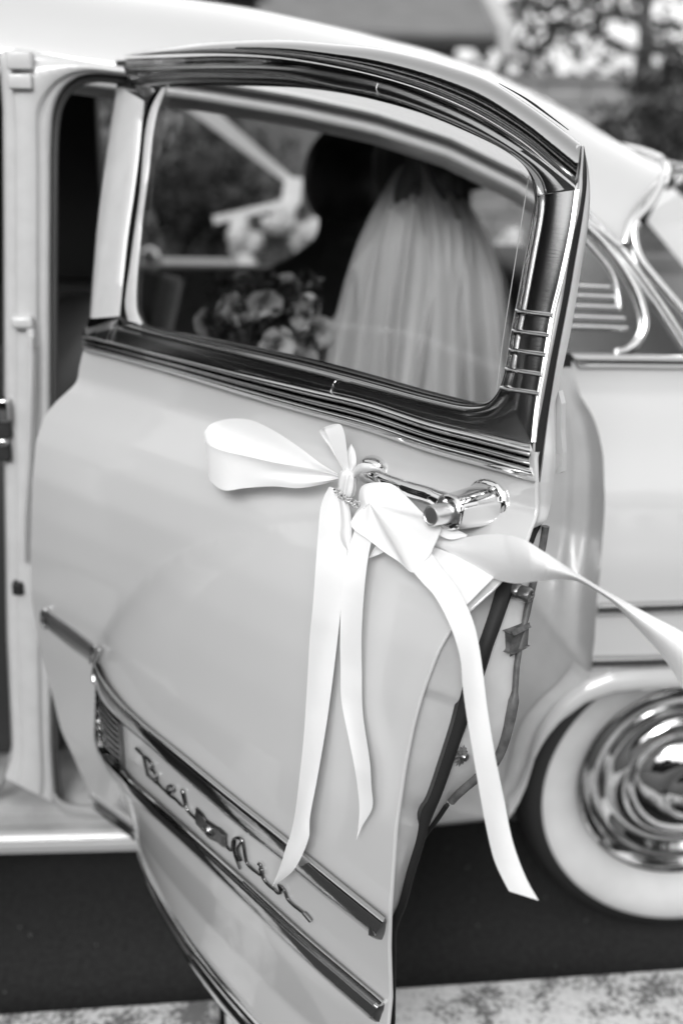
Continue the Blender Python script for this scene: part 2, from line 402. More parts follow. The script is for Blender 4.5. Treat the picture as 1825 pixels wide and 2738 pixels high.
# far side trees seen through the car
tree('roadside_tree', 'dark leafy tree across the road, glimpsed through the door glass', (-3.2, 8.2, 0), 5.0, (2.2, 1.4, 2.0), 5000, 44, .12, M_LEAFD, 21, .16, low=.0)
shrub('verge_shrub', 'dark shrub across the road seen low through the car windows', (-1.2, 6.3, 0), (1.7, .8, .75), 9000, M_LEAFD, 22, .05)

# ---------------------------------------------------------------- house and garden wall behind
M_TILE = mat('weathered_roof_tiles', .16, .9, var=(3.0, .14, .19, (1, 1, 6)), bump=(9, .5, .03, (1, 6, 6)))
M_WHITE = mat('white_paint', .78, .5)
M_BARGE = mat('weathered_white_paint', .42, .7, var=(3, .36, .46))
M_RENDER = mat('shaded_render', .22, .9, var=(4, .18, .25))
M_WALLB = mat('grey_garden_wall', .24, .9, var=(5, .20, .27, (1, 1, 4)))
M_BRICKG = mat('garden_wall_brick', .23, .9, var=(2.5, .17, .28))
house = thing('tiled_house', 'house with weathered tiled roof and white barge board above the car roof', 'house', (-1.5, 16, 0))
ER = onY(1140 * W / 1568, 100 * W / 1568, 14.0)
ez, ex = ER[2], ER[0]
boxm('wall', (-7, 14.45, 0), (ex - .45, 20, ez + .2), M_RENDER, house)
ry, rz, rx = 17.4, ez + 2.5, ex - .75
rv = [(-7.4, 14.0, ez), (ex, 14.0, ez), (rx, ry, rz), (-7.4, ry, rz), (-7.4, 20.8, ez), (ex, 20.8, ez)]
rv2 = [(x, y, z + .12) for x, y, z in rv]
mesh('roof', rv + rv2, [(0, 3, 2, 1), (6, 7, 8, 9), (3, 4, 5, 2), (9, 8, 11, 10), (0, 1, 7, 6), (1, 2, 8, 7), (2, 5, 11, 8), (5, 4, 10, 11), (4, 3, 9, 10), (3, 0, 6, 9)], M_TILE, house, smooth=False)
d0 = np.array([ex, 14.0, ez]); d1 = np.array([rx, ry, rz])
for nm, a0, a1 in (('barge_board', d0, d1), ('barge_board', d1, np.array([ex, 20.8, ez]))):
    P = np.array([[a + [dx, -.03, dz] for dx, dz in ((.02, -.16), (.24, -.16), (.24, .2), (.02, .2))] for a in (a0, a1)])
    grid(nm, P, M_BARGE, house, close=True, caps=True, sharp=30)
boxm('eave_shade_strip', (-7.4, 13.93, ez - .08), (ex, 13.99, ez + .06), M_DARK, house)  # dark strip, the shadow at the eaves put into its colour
wallt = thing('garden_wall', 'plain grey garden wall under the bright tree, behind the roof line', 'wall', (4.5, 10.2, 0))
wt = onY(1250 * W / 1568, 172 * W / 1568, 10.2)[2]
# courses of brick in view, as real blocks
bl = bmesh.new(); bmesh.ops.create_cube(bl, size=1)
for v in bl.verts: v.co = Vector((v.co.x * .432, v.co.y * .2, v.co.z * .205))
bmesh.ops.bevel(bl, geom=bl.edges[:], offset=.01, segments=1, affect='EDGES')
bme = bpy.data.meshes.new('block'); bl.to_mesh(bme); bl.free(); bme.materials.append(M_BRICKG)
boxm('mortar_core', (1.0, 10.16, 0), (9.4, 10.34, wt - .06), M_WALLB, wallt)
rows = 9
for k in range(rows):
    z = wt - .06 - .1075 - k * .215
    for j in range(19):
        x = 1.2 + j * .44 + (.22 if k % 2 else 0)
        o = bpy.data.objects.new('block', bme); COL.objects.link(o); o.parent = wallt
        o.matrix_parent_inverse = Matrix.Translation(-Vector(wallt.location)); o.location = (x, 10.2 + random.uniform(-.006, .006), z)
boxm('coping', (.95, 10.05, wt - .06), (9.5, 10.4, wt), M_BRICKG, wallt, .01)

# ---------------------------------------------------------------- unseen hedges and trees, added to darken what the chrome mirrors
def hedge(name, label, x0, x1, y0, y1, h, n, m, seed):
    t = thing(name, label, 'hedge', ((x0 + x1) / 2, (y0 + y1) / 2, 0))
    r = np.random.default_rng(seed); p = r.uniform(0, 1, (n, 3))
    k = r.integers(0, 3, n); p[k == 0, 1] = 1 + r.normal(0, .03, (k == 0).sum()); p[k == 1, 2] = 1 + r.normal(0, .04, (k == 1).sum())
    pts = np.array([x0, y0, .05]) + p * [x1 - x0, y1 - y0, h]
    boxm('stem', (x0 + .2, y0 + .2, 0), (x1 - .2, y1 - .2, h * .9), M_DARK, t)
    link('foliage', leaves_mesh('foliage', pts, .07, m, seed), m, t, smooth=False)
hedge('reflection_hedge', 'unseen dark hedge added along the pavement to darken the door chrome', -14, 12, -8.2, -6.6, 1.7, 16000, M_LEAFD, 31)
for i, (x, y, hh, lb) in enumerate(((-8.5, -10.5, 4.4, 'unseen dark tree added to darken the far left of the chrome'),
                                  (-2.0, -12.5, 4.8, 'unseen dark tree added to darken the middle of the chrome'),
                                  (6.6, -11.5, 10.5, 'unseen tall dark tree added to darken the chrome toward the rear'))):
    tree('reflection_tree', lb, (x, y, 0), hh, (3.6, 2.2, hh * .38), 6500, 60, .2, M_LEAFD, 40 + i, .2, group='added trees behind the photographer', low=.15)

for i, (x, y, hh, lb) in enumerate(((-9.5, .8, 8.2, 'unseen tall tree added ahead of the car, nearest the kerb, to darken the door frame'),
                                  (-11.5, 6.0, 8.4, 'unseen tall tree added ahead of the car, across the road, to darken the door frame'),
                                  (-10.5, -4.4, 7.0, 'unseen tall tree added ahead of the car, on the pavement, to darken the side mouldings'))):
    tree('reflection_tree_ahead', lb, (x, y, 0), hh, (2.6, 3.6, hh * .42), 15000, 90, .2, M_LEAFD, 60 + i, .22, group='added trees ahead of the car', low=.05)
hedge('reflection_hedge_ahead', 'unseen dark hedge added ahead of the car to darken its chrome', -13.5, -12, -6, 12, 2.4, 16000, M_LEAFD, 33)

# ================================================================== CAR
car = thing('car', 'pale vintage saloon with its rear door swung open and chrome trim', 'car', (0.0, .93, 0))
def Yc(x, z): return .07 + .33 * (np.asarray(z) - 1.12)            # leaning upper body
_qt = np.linspace(-.3, 1.3, 801)
_qb = np.interp(_qt, [-.3, 0, .045, .08, .13, .19, .3, .45, .6, .75, 1.1], [-.09, 0, .010, .030, .088, .128, .155, .168, .165, .15, .08])
_k2 = np.exp(-.5 * (np.arange(-20, 21) / 6.0) ** 2); _k2 /= _k2.sum()
_qb = np.convolve(np.pad(_qb, 20, mode='edge'), _k2, 'valid')
def Yq(x, z): return .055 - np.interp(1.135 - np.asarray(z, float), _qt, _qb) + .02 * np.clip(np.asarray(x) - 1.2, 0, 9) ** 2

# ---- wheel
WC = np.array([.789, 0.0, .322])
ax = (0, -1, 0); wc = (WC[0], .055, WC[2])
wh = revolve('wheel', [(0.0, -.07), (.165, -.07), (.168, -.10), (.165, -.16), (0.0, -.16)], wc, ax, M_DARK, car, 48)
revolve('tyre', [(.195, -.16), (.24, -.19), (.30, -.185), (.316, -.165), (.322, -.13), (.3225, -.10), (.3225, -.06), (.319, -.03), (.311, -.004), (.300, .008), (.2815, .0130)], wc, ax, M_TYRE, wh, 96)
revolve('whitewall', [(.282, .0128), (.279, .0150), (.268, .0165), (.255, .0150), (.238, .009), (.222, -.003), (.210, -.018), (.204, -.034), (.203, -.045)], wc, ax, M_WW, wh, 96)
revolve('wheel_rim', [(.2075, -.040), (.207, -.030), (.203, -.024), (.198, -.026), (.195, -.034), (.190, -.050), (.180, -.060), (.168, -.062)], wc, ax, M_CHROME2, wh, 96)
revolve('hubcap', [(.172, -.062), (.171, -.042), (.167, -.035), (.160, -.037), (.150, -.044), (.138, -.0475), (.125, -.045), (.113, -.037), (.106, -.027), (.103, -.017), (.099, -.011), (.088, -.003), (.070, .007), (.052, .0135),
                   (.046, .0115), (.041, .015), (.022, .0195), (.0, .021)], wc, ax, M_CHROME2, wh, 96, sharp=60)

# ---- wheel house, under body, floor
def half_pipe(name, c, r, y0, y1, m, par, a0=-20, a1=200, n=40):
    an = np.radians(np.linspace(a0, a1, n))
    P = np.array([[(c[0] + r * math.cos(t), y, c[2] + r * math.sin(t)) for y in (y0, y1)] for t in an]); return grid(name, P, m, par)
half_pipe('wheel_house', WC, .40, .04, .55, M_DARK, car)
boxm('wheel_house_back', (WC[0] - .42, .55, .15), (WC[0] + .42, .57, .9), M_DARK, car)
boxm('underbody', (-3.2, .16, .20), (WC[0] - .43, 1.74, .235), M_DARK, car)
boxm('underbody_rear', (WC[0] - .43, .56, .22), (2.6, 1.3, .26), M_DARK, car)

# ---- sill (rocker) with chrome strip
def extrude_x(name, prof, x0, x1, m, par, n=2, **k):
    return grid(name, np.array([[(x, y, z) for y, z in prof] for x in np.linspace(x0, x1, n)]), m, par, sharp=35, **k)
z1 = onY(100, 2175, .10)[2]; z2 = onY(100, 2228, .075)[2]; z3 = onY(100, 2285, .07)[2]
M_SILL = mat('scuffed_sill_paint', .36, .45, coat=.2, var=(14, .28, .44))
extrude_x('sill_plate', [(.42, z1 - .01), (.40, z1 + .012), (.13, z1 + .012), (.118, z1 + .004), (.115, z1 - .012)], -1.6, .55, M_SILL, car)
extrude_x('sill', [(.115, z1 - .0121), (.092, z1 - .02), (.085, z2 + .008), (.072, z2 + .004)], -2.0, .12, M_SILL, car)
extrude_x('sill_chrome_strip', [(.0715, z2 + .006), (.062, z2 + .003), (.058, z2 - .004), (.062, z2 - .012), (.0715, z2 - .014)], -2.0, .12, M_JAMB, car)
extrude_x('sill_lower', [(.072, z2 - .013), (.068, z3 + .02), (.075, z3), (.10, z3 - .012), (.2, z3 - .012)], -2.0, .12, M_PAINT, car)

# ---- rear quarter panel
LE = [(1526, 982), (1550, 1057), (1579, 1105), (1599, 1158), (1611, 1218), (1614, 1300), (1614, 1382), (1605, 1499), (1593, 1615), (1588, 1713), (1576, 1792)]
le = np.array([onF(x, y, Yq) for x, y in LE]); _o = np.argsort(le[:, 2])
def Xlead(z): return np.interp(z, le[_o, 2], le[_o, 0])
arc_px = [(1352, 2180), (1370, 2152), (1394, 2101), (1418, 2006), (1442, 1955), (1486, 1901), (1554, 1850), (1622, 1826), (1690, 1817), (1792, 1811)]
arc = np.array([onY(x, y, -.09) for x, y in arc_px]); arc = arc[np.argsort(arc[:, 0])]
XT = WC[0]
def zarch(X):
    X = np.asarray(X, float); Xm = np.where(X > XT, 2 * XT - X, X)
    return np.where(Xm < arc[0, 0], .2, np.interp(Xm, np.r_[arc[:, 0], XT], np.r_[arc[:, 2], arc[-1, 2] + .001]))
xl0 = float(Xlead(.62))
ss = np.r_[np.linspace(0, .12, 30), np.linspace(.13, 1, 60)] ; XE = 2.4
rr = np.linspace(0, 1, 70); P = np.zeros((len(rr), len(ss), 3))
for j, s in enumerate(ss):
    Xs = xl0 + s * (XE - xl0); zl = float(zarch(Xs))
    for i, r in enumerate(rr):
        z = 1.135 + r * (zl - 1.135); X = Xs + (float(Xlead(z)) - xl0) * math.exp(-s * 14)
        P[i, j] = (X, Yq(X, z), z)
grid('quarter_panel', P, M_PAINT, car)
# arch lip, rolled inwards
xs = np.linspace(arc[0, 0], 2 * XT - arc[0, 0], 90)
P = np.array([[(x, float(Yq(x, zarch(x))) + dy, float(zarch(x)) + dz) for dy, dz in ((.002, .034), (-.006, .026), (-.012, .012), (-.011, .0), (-.004, -.007), (.012, -.010), (.05, .0))] for x in xs])
grid('wheel_arch_lip', P, M_PAINT, car)
# door-opening jamb between door gap and quarter panel, running down round the wheel
RBl = LE[:-1] + [(1576, 1792), (1540, 1848), (1486, 1898), (1442, 1952), (1418, 2006), (1394, 2101), (1370, 2152), (1352, 2182)]
LBl = [(1440, 985), (1450, 1100), (1445, 1300), (1425, 1450), (1400, 1570), (1370, 1660), (1310, 1770), (1220, 1930), (1130, 2080), (1040, 2206)]
RB, LB = paired(RBl, LBl, [((1614, 1382), (1440, 1350)), ((1576, 1792), (1400, 1570)), ((1486, 1898), (1310, 1770))], 100)
NR = len(RB)
prof = [(0, 0), (.05, .25), (.12, .6), (.2, .9), (.26, 1.0), (.33, 1.0), (.45, .98), (.52, 1.02), (.58, 1.12), (.64, 1.1), (.8, 1.06), (1, 1.08)]
yrs = np.array([onF(*RB[i], Yq)[1] if RB[i][1] < 1792 else np.interp(RB[i][1], [1792, 2180], [-.105, -.05]) for i in range(NR)])
yrs = np.convolve(np.pad(yrs, 4, mode='edge'), np.ones(9) / 9, 'valid')
P = np.array([[onY(*(RB[i] + (LB[i] - RB[i]) * fr), yrs[i] + (.05 - yrs[i]) * (lambda w: k * w + math.sin(fr * 1.4) * .95 * (1 - w))(float(np.interp(RB[i][1], [1450, 1800], [1, 0])))) for fr, k in prof] for i in range(NR)])
grid('door_jamb', P, M_JAMB, car)
lipP = []
for i in [k for k in range(NR) if RB[k][1] > 1780]:
    p = onY(*RB[i], yrs[i]); lipP.append([p + [-.028, .004, .016], p + [-.020, -.008, .012], p + [-.008, -.012, .005], p + [0, -.008, 0], p + [.004, .004, 0], p + [.012, .03, -.004], p + [.02, .09, 0]])
grid('jamb_wheel_lip', np.array(lipP), M_JAMB, car)
bl_ = [onY(x, y, -.05) for x, y in ((1352, 2182), (1285, 2190), (1160, 2202), (1030, 2212))]
P = np.array([[p, p + [0, .01, -.012], p + [0, .05, -.018], p + [0, .18, -.01]] for p in spline(bl_, 12)]); grid('lower_panel_edge', P, M_JAMB, car)

def ftube(name, px, fn, r, m, par=car, n=50, seg=10, lift=0.0, smooth=True, sc=None):
    path = np.array([onF(x, y, fn) for x, y in spline(px, n, smooth)]) + [0, -lift, 0]
    return tube(name, path, r, m, par, seg)
def fstrip(name, A, B, fn, prof, m, par=car, n=40, caps=True):
    a = spline(A, n); b = spline(B, n)
    P = np.array([[onF(*(a[i] + (b[i] - a[i]) * fr), lambda X, Z: fn(X, Z) - o) for fr, o in prof] for i in range(n)])
    return grid(name, P, m, par, caps=caps, sharp=50)
# mouldings on the quarter panel
QP = [(0, -.002), (.06, .010), (.18, .017), (.32, .020), (.42, .0205), (.6, .0200), (.8, .0180), (.92, .0140), (1, -.002)]
fstrip('quarter_moulding', [(1601, 1610), (1700, 1607), (1825, 1604), (2000, 1600)], [(1594, 1648), (1700, 1645), (1825, 1640), (2000, 1634)], Yq, QP, M_STEEL2)
fstrip('quarter_moulding', [(1584, 1752), (1700, 1750), (1825, 1746), (2000, 1741)], [(1579, 1794), (1700, 1791), (1825, 1786), (2000, 1780)], Yq, QP, M_STEEL2)
# belt moulding
fb = lambda X, Z: np.full_like(np.asarray(X, float), .05)
fstrip('quarter_belt_moulding', [(1524, 944), (1640, 946), (1825, 949), (2000, 952)], [(1540, 966), (1640, 967), (1825, 969), (2000, 972)], fb, arcprof(0, 1, .018, 9), M_CHROME)
fstrip('quarter_belt_moulding', [(1541, 967), (1640, 968), (1825, 970), (2000, 973)], [(1549, 984), (1640, 984), (1825, 986), (2000, 989)], fb, arcprof(0, 1, .012, 9), M_CHROME)

# ---- roof
DR = [(-500, 60), (-200, 105), (0, 131), (150, 150), (310, 172), (550, 205), (800, 248), (1000, 292), (1200, 358), (1400, 456), (1565, 582), (1660, 655)]
dr = np.array([onF(x, y, Yc) for x, y in DR]); dr = dr[np.argsort(dr[:, 0])]
def zdrip(X): return np.interp(X, dr[:, 0], dr[:, 2])
def ydrip(X): return Yc(X, zdrip(X))
SIL = [(-600, -150), (0, -95), (300, -30), (600, 6), (780, 38), (912, 78), (1015, 93), (1125, 126), (1250, 163), (1350, 203), (1450, 250), (1550, 300), (1640, 350), (1716, 410), (1757, 446), (1800, 500)]
silx, sily = np.array(SIL).T
U = np.r_[np.linspace(0, .3, 22)[:-1], np.linspace(.3, 1, 26)]
def shape(u): return (1 - (1 - u) ** 2.6) ** (1 / 1.75)
def roof_pts(X, zc):
    yd = float(ydrip(X)); zd = float(zdrip(X)); Y = yd + (.93 - yd) * U
    return np.stack([np.full_like(U, X), Y, zd + (zc - zd) * shape(U)], 1)
Xs = np.linspace(-1.5, dr[-1, 0] + .16, 60); zc = []
for X in Xs:
    lo, hi = float(zdrip(X)) + .005, 2.0
    for _ in range(30):
        m_ = (lo + hi) / 2; d = roof_pts(X, m_) - CAM; zz = d @ FW
        px = W / 2 + F * (d @ RT) / zz; py = H / 2 - F * (d @ UP) / zz
        if (py - np.interp(px, silx, sily)).min() < 0: hi = m_
        else: lo = m_
    zc.append(lo)
zc = np.array(zc); zc = np.convolve(np.pad(zc, 3, mode='edge'), np.ones(7) / 7, 'valid')
REND = [(0.0, onF(1655, 655, Yc)[0]), (.06, onY(1700, 585, .2)[0]), (.14, onY(1752, 500, .26)[0]), (.22, onY(1766, 470, .32)[0]), (.3, onY(1765, 455, .38)[0]), (.45, onY(1752, 440, .5)[0]), (1.0, onY(1752, 440, .5)[0])]
def roof_at(X, u):
    yd = float(ydrip(X)); zd = float(zdrip(X)); c = float(np.interp(X, Xs, zc))
    return np.array([X, yd + (.93 - yd) * u, zd + (c - zd) * float(shape(u))])
xr = np.interp(U, [a for a, b in REND], [b for a, b in REND])
gx = np.linspace(0, 1, 90)
P = np.array([[roof_at(-1.5 + (xr[j] + 1.5) * g, U[j]) for j in range(len(U))] for g in gx])
Pm = P[:, ::-1].copy(); Pm[:, :, 1] = 1.86 - Pm[:, :, 1]
roof = grid('roof', np.concatenate([P, Pm[:, 1:]], 1), M_PAINT, car)
edge = P[:, 0]
join_grids('drip_rail', [np.array([[e + [0, dy, dz] for dy, dz in ((.0, .004), (-.012, .002), (-.014, -.006), (-.004, -.010), (.004, -.004))] for e in edge])], M_PAINT, roof, close=True)
# inner flange of the door opening: light band, groove, light band, then headliner
P = np.array([[e + [0, dy, dz] for dy, dz in ((.004, -.004), (.014, -.008), (.026, -.012), (.024, -.018), (.016, -.021), (.010, -.025), (.009, -.033), (.013, -.038), (.022, -.041), (.05, -.044), (.062, -.054))] for e in edge])
grid('opening_flange', P, M_JAMB, car)
hl = np.concatenate([P[:, -1:] , np.array([[[p[0], .3, p[2] + .04], [p[0], .6, p[2] + .09], [p[0], 1.2, p[2] + .09], [p[0], 1.6, p[2] + .05]] for p in P[:, -1]])], 1)
grid('headliner', hl, M_HEAD, car)
# rear window: trims, glass, rear deck
rt = np.array([roof_at(xr[j], U[j]) for j in range(len(U)) if U[j] < .999])
tube('rear_window_moulding', rt + [.006, -.004, 0], .009, M_CHROME, car)
S_px = [(1764, 455), (1764, 490), (1728, 556), (1698, 592), (1688, 612), (1689, 645), (1704, 690), (1744, 744), (1825, 840), (1900, 930)]
fc = lambda X, Z: .07 + .33 * (np.asarray(Z) - 1.12)
ftube('rear_window_moulding', S_px[3:], fc, .0085, M_CHROME, lift=.008)
rw = spline([onF(*p, fc) for p in S_px[3:]], 20); rtop = spline([roof_at(xr[j], U[j]) for j in range(8, len(U))], 20)
P = np.array([[rw[i] + (np.array([rtop[i][0] + .02, rtop[i][1], rtop[i][2] - .01]) - rw[i]) * k + np.array([.10, .0, .06]) * math.sin(math.pi * k) for k in np.linspace(0, 1, 8)] for i in range(20)])
grid('rear_window_glass', P, M_GLASS, car)
pil = np.array([onY(1728, 592, 1.0), onY(1768, 505, 1.25), onY(1860, 585, 1.25), onY(1900, 800, 1.0)])
mesh('far_rear_pillar', np.r_[pil, pil + [.05, .06, 0]], [(0, 1, 2, 3), (4, 5, 6, 7), (0, 1, 5, 4), (1, 2, 6, 5), (2, 3, 7, 6), (3, 0, 4, 7)], M_PAINT, car, smooth=False)
boxm('boot_lid', (1.5, .15, .45), (2.6, 1.7, 1.04), M_PAINT, car, .08)

# ---- stainless rear pillar panel with ribs
pp = [(1500, 945), (1500, 640), (1545, 560), (1575, 585), (1651, 662), (1704, 732), (1765, 815), (1825, 910), (1850, 950)]
ctr = onF(1600, 850, fc); v_ = [onF(x, y, fc) for x, y in pp]
mesh('rear_pillar_panel', v_ + [p + np.array([0, .02, 0]) for p in v_], [tuple(range(len(v_))), tuple(range(2 * len(v_) - 1, len(v_) - 1, -1))], M_STEEL, car, smooth=False)
ftube('rear_pillar_moulding', [(1555, 560), (1575, 578), (1651, 659), (1704, 729), (1765, 815), (1825, 908), (1880, 990)], fc, .0075, M_CHROME, lift=.003)
ftube('rear_pillar_moulding', [(1560, 588), (1590, 616), (1651, 682), (1710, 760), (1765, 838), (1825, 932)], fc, .005, M_CHROME, lift=.003)
ftube('rear_pillar_moulding', [(1560, 598), (1610, 648), (1660, 712), (1695, 772), (1717, 835), (1720, 871), (1704, 911), (1676, 936), (1647, 942)], fc, .008, M_CHROME, lift=.004)
ftube('rear_pillar_moulding', [(1560, 640), (1600, 684), (1628, 720), (1645, 760), (1652, 802), (1654, 828)], fc, .004, M_CHROME, lift=.002)
for y, x1 in ((766, 1627), (792, 1640), (820, 1657), (849, 1667), (875, 1674)):
    ftube('pillar_rib', [(1515, y - 3), (x1, y + 3)], fc, .0048, M_CHROME, lift=.002, n=6)
ftube('roof_lower_moulding', [(1640, 655), (1655, 650), (1680, 612), (1700, 582), (1735, 545), (1758, 505), (1768, 470)], fc, .006, M_PAINT, lift=.004)

# ---- centre pillar (door post), header, hinges
outer = spline([(14, 2080), (38, 2010), (24, 1700), (18, 1300), (16, 600), (14, 300), (4, 150), (60, 140), (180, 158), (330, 180)], 80, False)
inner = spline([(150, 2150), (140, 2010), (138, 1700), (136, 1300), (135, 600), (138, 350), (146, 285), (166, 240), (200, 210), (245, 197), (340, 204)], 80)
P = []
for i in range(80):
    q0, q1 = outer[i], inner[i]
    P.append([onY(*(q0 + (q1 - q0) * fr), .085 + o) for fr, o in ((-.06, .05), (-.03, .012), (0, .004), (.10, 0), (.20, .0), (.24, -.007), (.28, -.009), (.66, -.009), (.70, -.007), (.74, .0), (.86, 0), (.95, .003), (1.0, .012), (1.03, .03))])
post = grid('centre_pillar', np.array(P), M_JAMB, car)
i2 = spline([(168, 2150), (158, 2010), (156, 1700), (154, 1300), (156, 600), (160, 350), (168, 295), (186, 257), (212, 232), (250, 221), (340, 228)], 80)
grid('opening_seal', np.array([[onY(*inner[i], .115), onY(*(inner[i] * .6 + i2[i] * .4), .105), onY(*i2[i], .125), onY(*i2[i], .16)] for i in range(80)]), mat('grey_seal', .10, .6), car)
def pxbox(name, x0, y0, x1, y1, Y, dep, m, par=car, bev=.003):
    a = onY(x0, y1, Y); b = onY(x1, y0, Y); return boxm(name, (a[0], Y - dep, a[2]), (b[0], Y + .02, b[2]), m, par, bev)
pxbox('hinge_leaf', 22, 138, 86, 186, .075, .012, M_JAMB); pxbox('hinge_leaf', 26, 198, 86, 238, .075, .010, M_JAMB)
pxbox('hinge_knuckle', 34, 842, 92, 876, .075, .016, M_JAMB, bev=.006); pxbox('hinge_arm', 78, 872, 94, 930, .075, .012, M_JAMB)
tube('check_strap', [onY(x, y, .06) for x, y in spline([(84, 900), (84, 1000), (76, 1250), (66, 1380), (64, 1500)], 20)], .0035, M_PAINT, car)
pxbox('rubber_buffer', 36, 1556, 62, 1588, .075, .008, M_RUBBER)
pxbox('latch_keeper', 0, 1065, 24, 1125, .075, .012, M_CHROME); pxbox('latch_keeper', 0, 1170, 22, 1188, .075, .014, M_CHROME)
pxbox('latch_pocket', -6, 1124, 27, 1171, .075, .004, M_DARK); pxbox('latch_pocket', -6, 1189, 26, 1232, .075, .004, M_DARK)
# foot of the pillar: curved gusset and sill step
P = np.array([[onY(x, y + k * 30, .09 - .01 * k + .02 * k * k) for k in np.linspace(0, 1, 5)] for x, y in spline([(-60, 2120), (0, 2090), (30, 2010), (70, 2085), (135, 2110), (170, 2145), (260, 2160), (330, 2160)], 40)])
grid('pillar_foot', P, M_SILL, car)

# ---- front door, standing open ahead of the frame (its dark lining is mirrored in the rear door's chrome)
def front_door():
    th = math.radians(66); hu = np.array([math.cos(th), -math.sin(th), 0]); hn = np.array([-math.sin(th), -math.cos(th), 0]); h0 = np.array([-1.42, .02, 0])
    W3 = lambda a, b, z: h0 + hu * a + hn * b + np.array([0, 0, z])
    zz = np.linspace(.30, 1.16, 40); aa_ = np.linspace(0, .92, 30)
    bs = np.interp(1.16 - zz, [0, .06, .12, .2, .3, .45, .7, .86], [0, .012, .065, .098, .106, .10, .06, .0])
    fd = grid('front_door', np.array([[W3(a, b, z) for a in aa_] for b, z in zip(bs, zz)]), M_PAINT, car)
    grid('inner_panel', np.array([[W3(a, -.035 + .012 * math.sin(z * 7), z) for a in aa_] for z in zz]), M_TRIM, fd)
    rim = [(0, z, b) for z, b in zip(zz, bs)]
    for nm, a in (('hinge_face', 0.0), ('shut_face', .92)):
        grid(nm, np.array([[W3(a, b, z), W3(a, b * .5 - .02, z), W3(a, -.035, z)] for b, z in zip(bs, zz)]), M_JAMB, fd)
    fp = spline([(.02, 1.16), (.06, 1.30), (.30, 1.56), (.55, 1.60), (.90, 1.58), (.92, 1.40), (.92, 1.16)], 50, False)
    tube('window_frame', [W3(a, -.30 * (z - 1.16), z) for a, z in fp], .016, M_CHROME, fd)
    tube('belt_moulding', [W3(a, .006, 1.165) for a in np.linspace(0, .92, 10)], .018, M_CHROME, fd)
    mesh('window_glass', [W3(a, -.30 * (z - 1.16) - .004, z) for a, z in fp], [tuple(range(50))], M_GLASS, fd, smooth=False)
front_door()

# ---- cabin: floor, seats, far side, dash
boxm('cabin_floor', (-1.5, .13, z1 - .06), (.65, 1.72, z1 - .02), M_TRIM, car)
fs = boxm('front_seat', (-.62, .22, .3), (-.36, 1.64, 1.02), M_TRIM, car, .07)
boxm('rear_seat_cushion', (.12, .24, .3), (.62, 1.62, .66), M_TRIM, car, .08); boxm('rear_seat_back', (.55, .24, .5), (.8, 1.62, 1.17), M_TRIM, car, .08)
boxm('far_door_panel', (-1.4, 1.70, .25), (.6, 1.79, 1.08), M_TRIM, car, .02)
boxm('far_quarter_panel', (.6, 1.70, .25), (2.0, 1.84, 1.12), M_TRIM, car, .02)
boxm('far_blackout_panel', (-.86, 1.62, 1.05), (-.46, 1.70, 1.58), M_TRIM, car, .01)  # added dark panels that black out daylight through the far windows
boxm('far_blackout_panel', (.16, 1.64, 1.27), (.60, 1.70, 1.47), M_TRIM, car, .01)
boxm('far_blackout_panel', (.24, 1.645, 1.05), (.60, 1.705, 1.272), M_TRIM, car, .01)
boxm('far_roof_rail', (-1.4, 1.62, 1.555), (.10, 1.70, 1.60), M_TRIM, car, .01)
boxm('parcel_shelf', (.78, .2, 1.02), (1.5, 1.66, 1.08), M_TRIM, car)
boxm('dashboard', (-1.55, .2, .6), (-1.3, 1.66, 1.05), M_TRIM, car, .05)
boxm('front_body', (-3.4, .02, .28), (-1.62, 1.84, .98), M_PAINT, car, .12)
boxm('cowl', (-1.7, .1, .7), (-1.5, 1.76, 1.1), M_PAINT, car, .05)
tube('windscreen_pillar', spline([(-1.62, .1, 1.08), (-1.5, .14, 1.3), (-1.36, .18, 1.57)], 12), .03, M_PAINT, car)

# ================================================================== REAR DOOR (part of the car, its fittings are sub-parts)
TRAIL = [(1427, 1225), (1429, 1290), (1429, 1330), (1412, 1418), (1400, 1455), (1372, 1510), (1310, 1580), (1245, 1640), (1197, 1688), (1168, 1738), (1127, 1845), (1098, 1949), (1075, 2066), (1058, 2182), (1048, 2299),
         (1040, 2415), (1036, 2532), (1034, 2735), (1036, 2860)]
tr = np.array([dl(x, y) for x, y in TRAIL]); _o = np.argsort(tr[:, 2])
FRONT = [(224, 935), (212, 985), (193, 1036), (150, 1075), (118, 1116), (98, 1180), (90, 1260), (86, 1400), (88, 1620)]
fr_ = np.array([dl(x, y) for x, y in FRONT]); _f = np.argsort(fr_[:, 2])
def atr(z): return np.interp(z, tr[_o, 2], tr[_o, 0])
def afr(z): return np.interp(z, fr_[_f, 2], fr_[_f, 0])
BOT = [(330, 2130), (353, 2199), (395, 2290), (440, 2381), (496, 2491), (580, 2610), (675, 2738)]
bt = np.array([dl(x, y) for x, y in BOT])

ZBOT = .318
zs = np.r_[np.linspace(1.172, 1.0, 60), np.linspace(.997, ZBOT, 110)]
P = np.zeros((len(zs), 150, 3))
for i, z in enumerate(zs):
    a = np.linspace(float(afr(max(z, .745))), float(atr(z)), 150); P[i] = wor(a, S(a, np.full(150, z)), np.full(150, z))
door = grid('rear_door', P, M_PAINT, car)
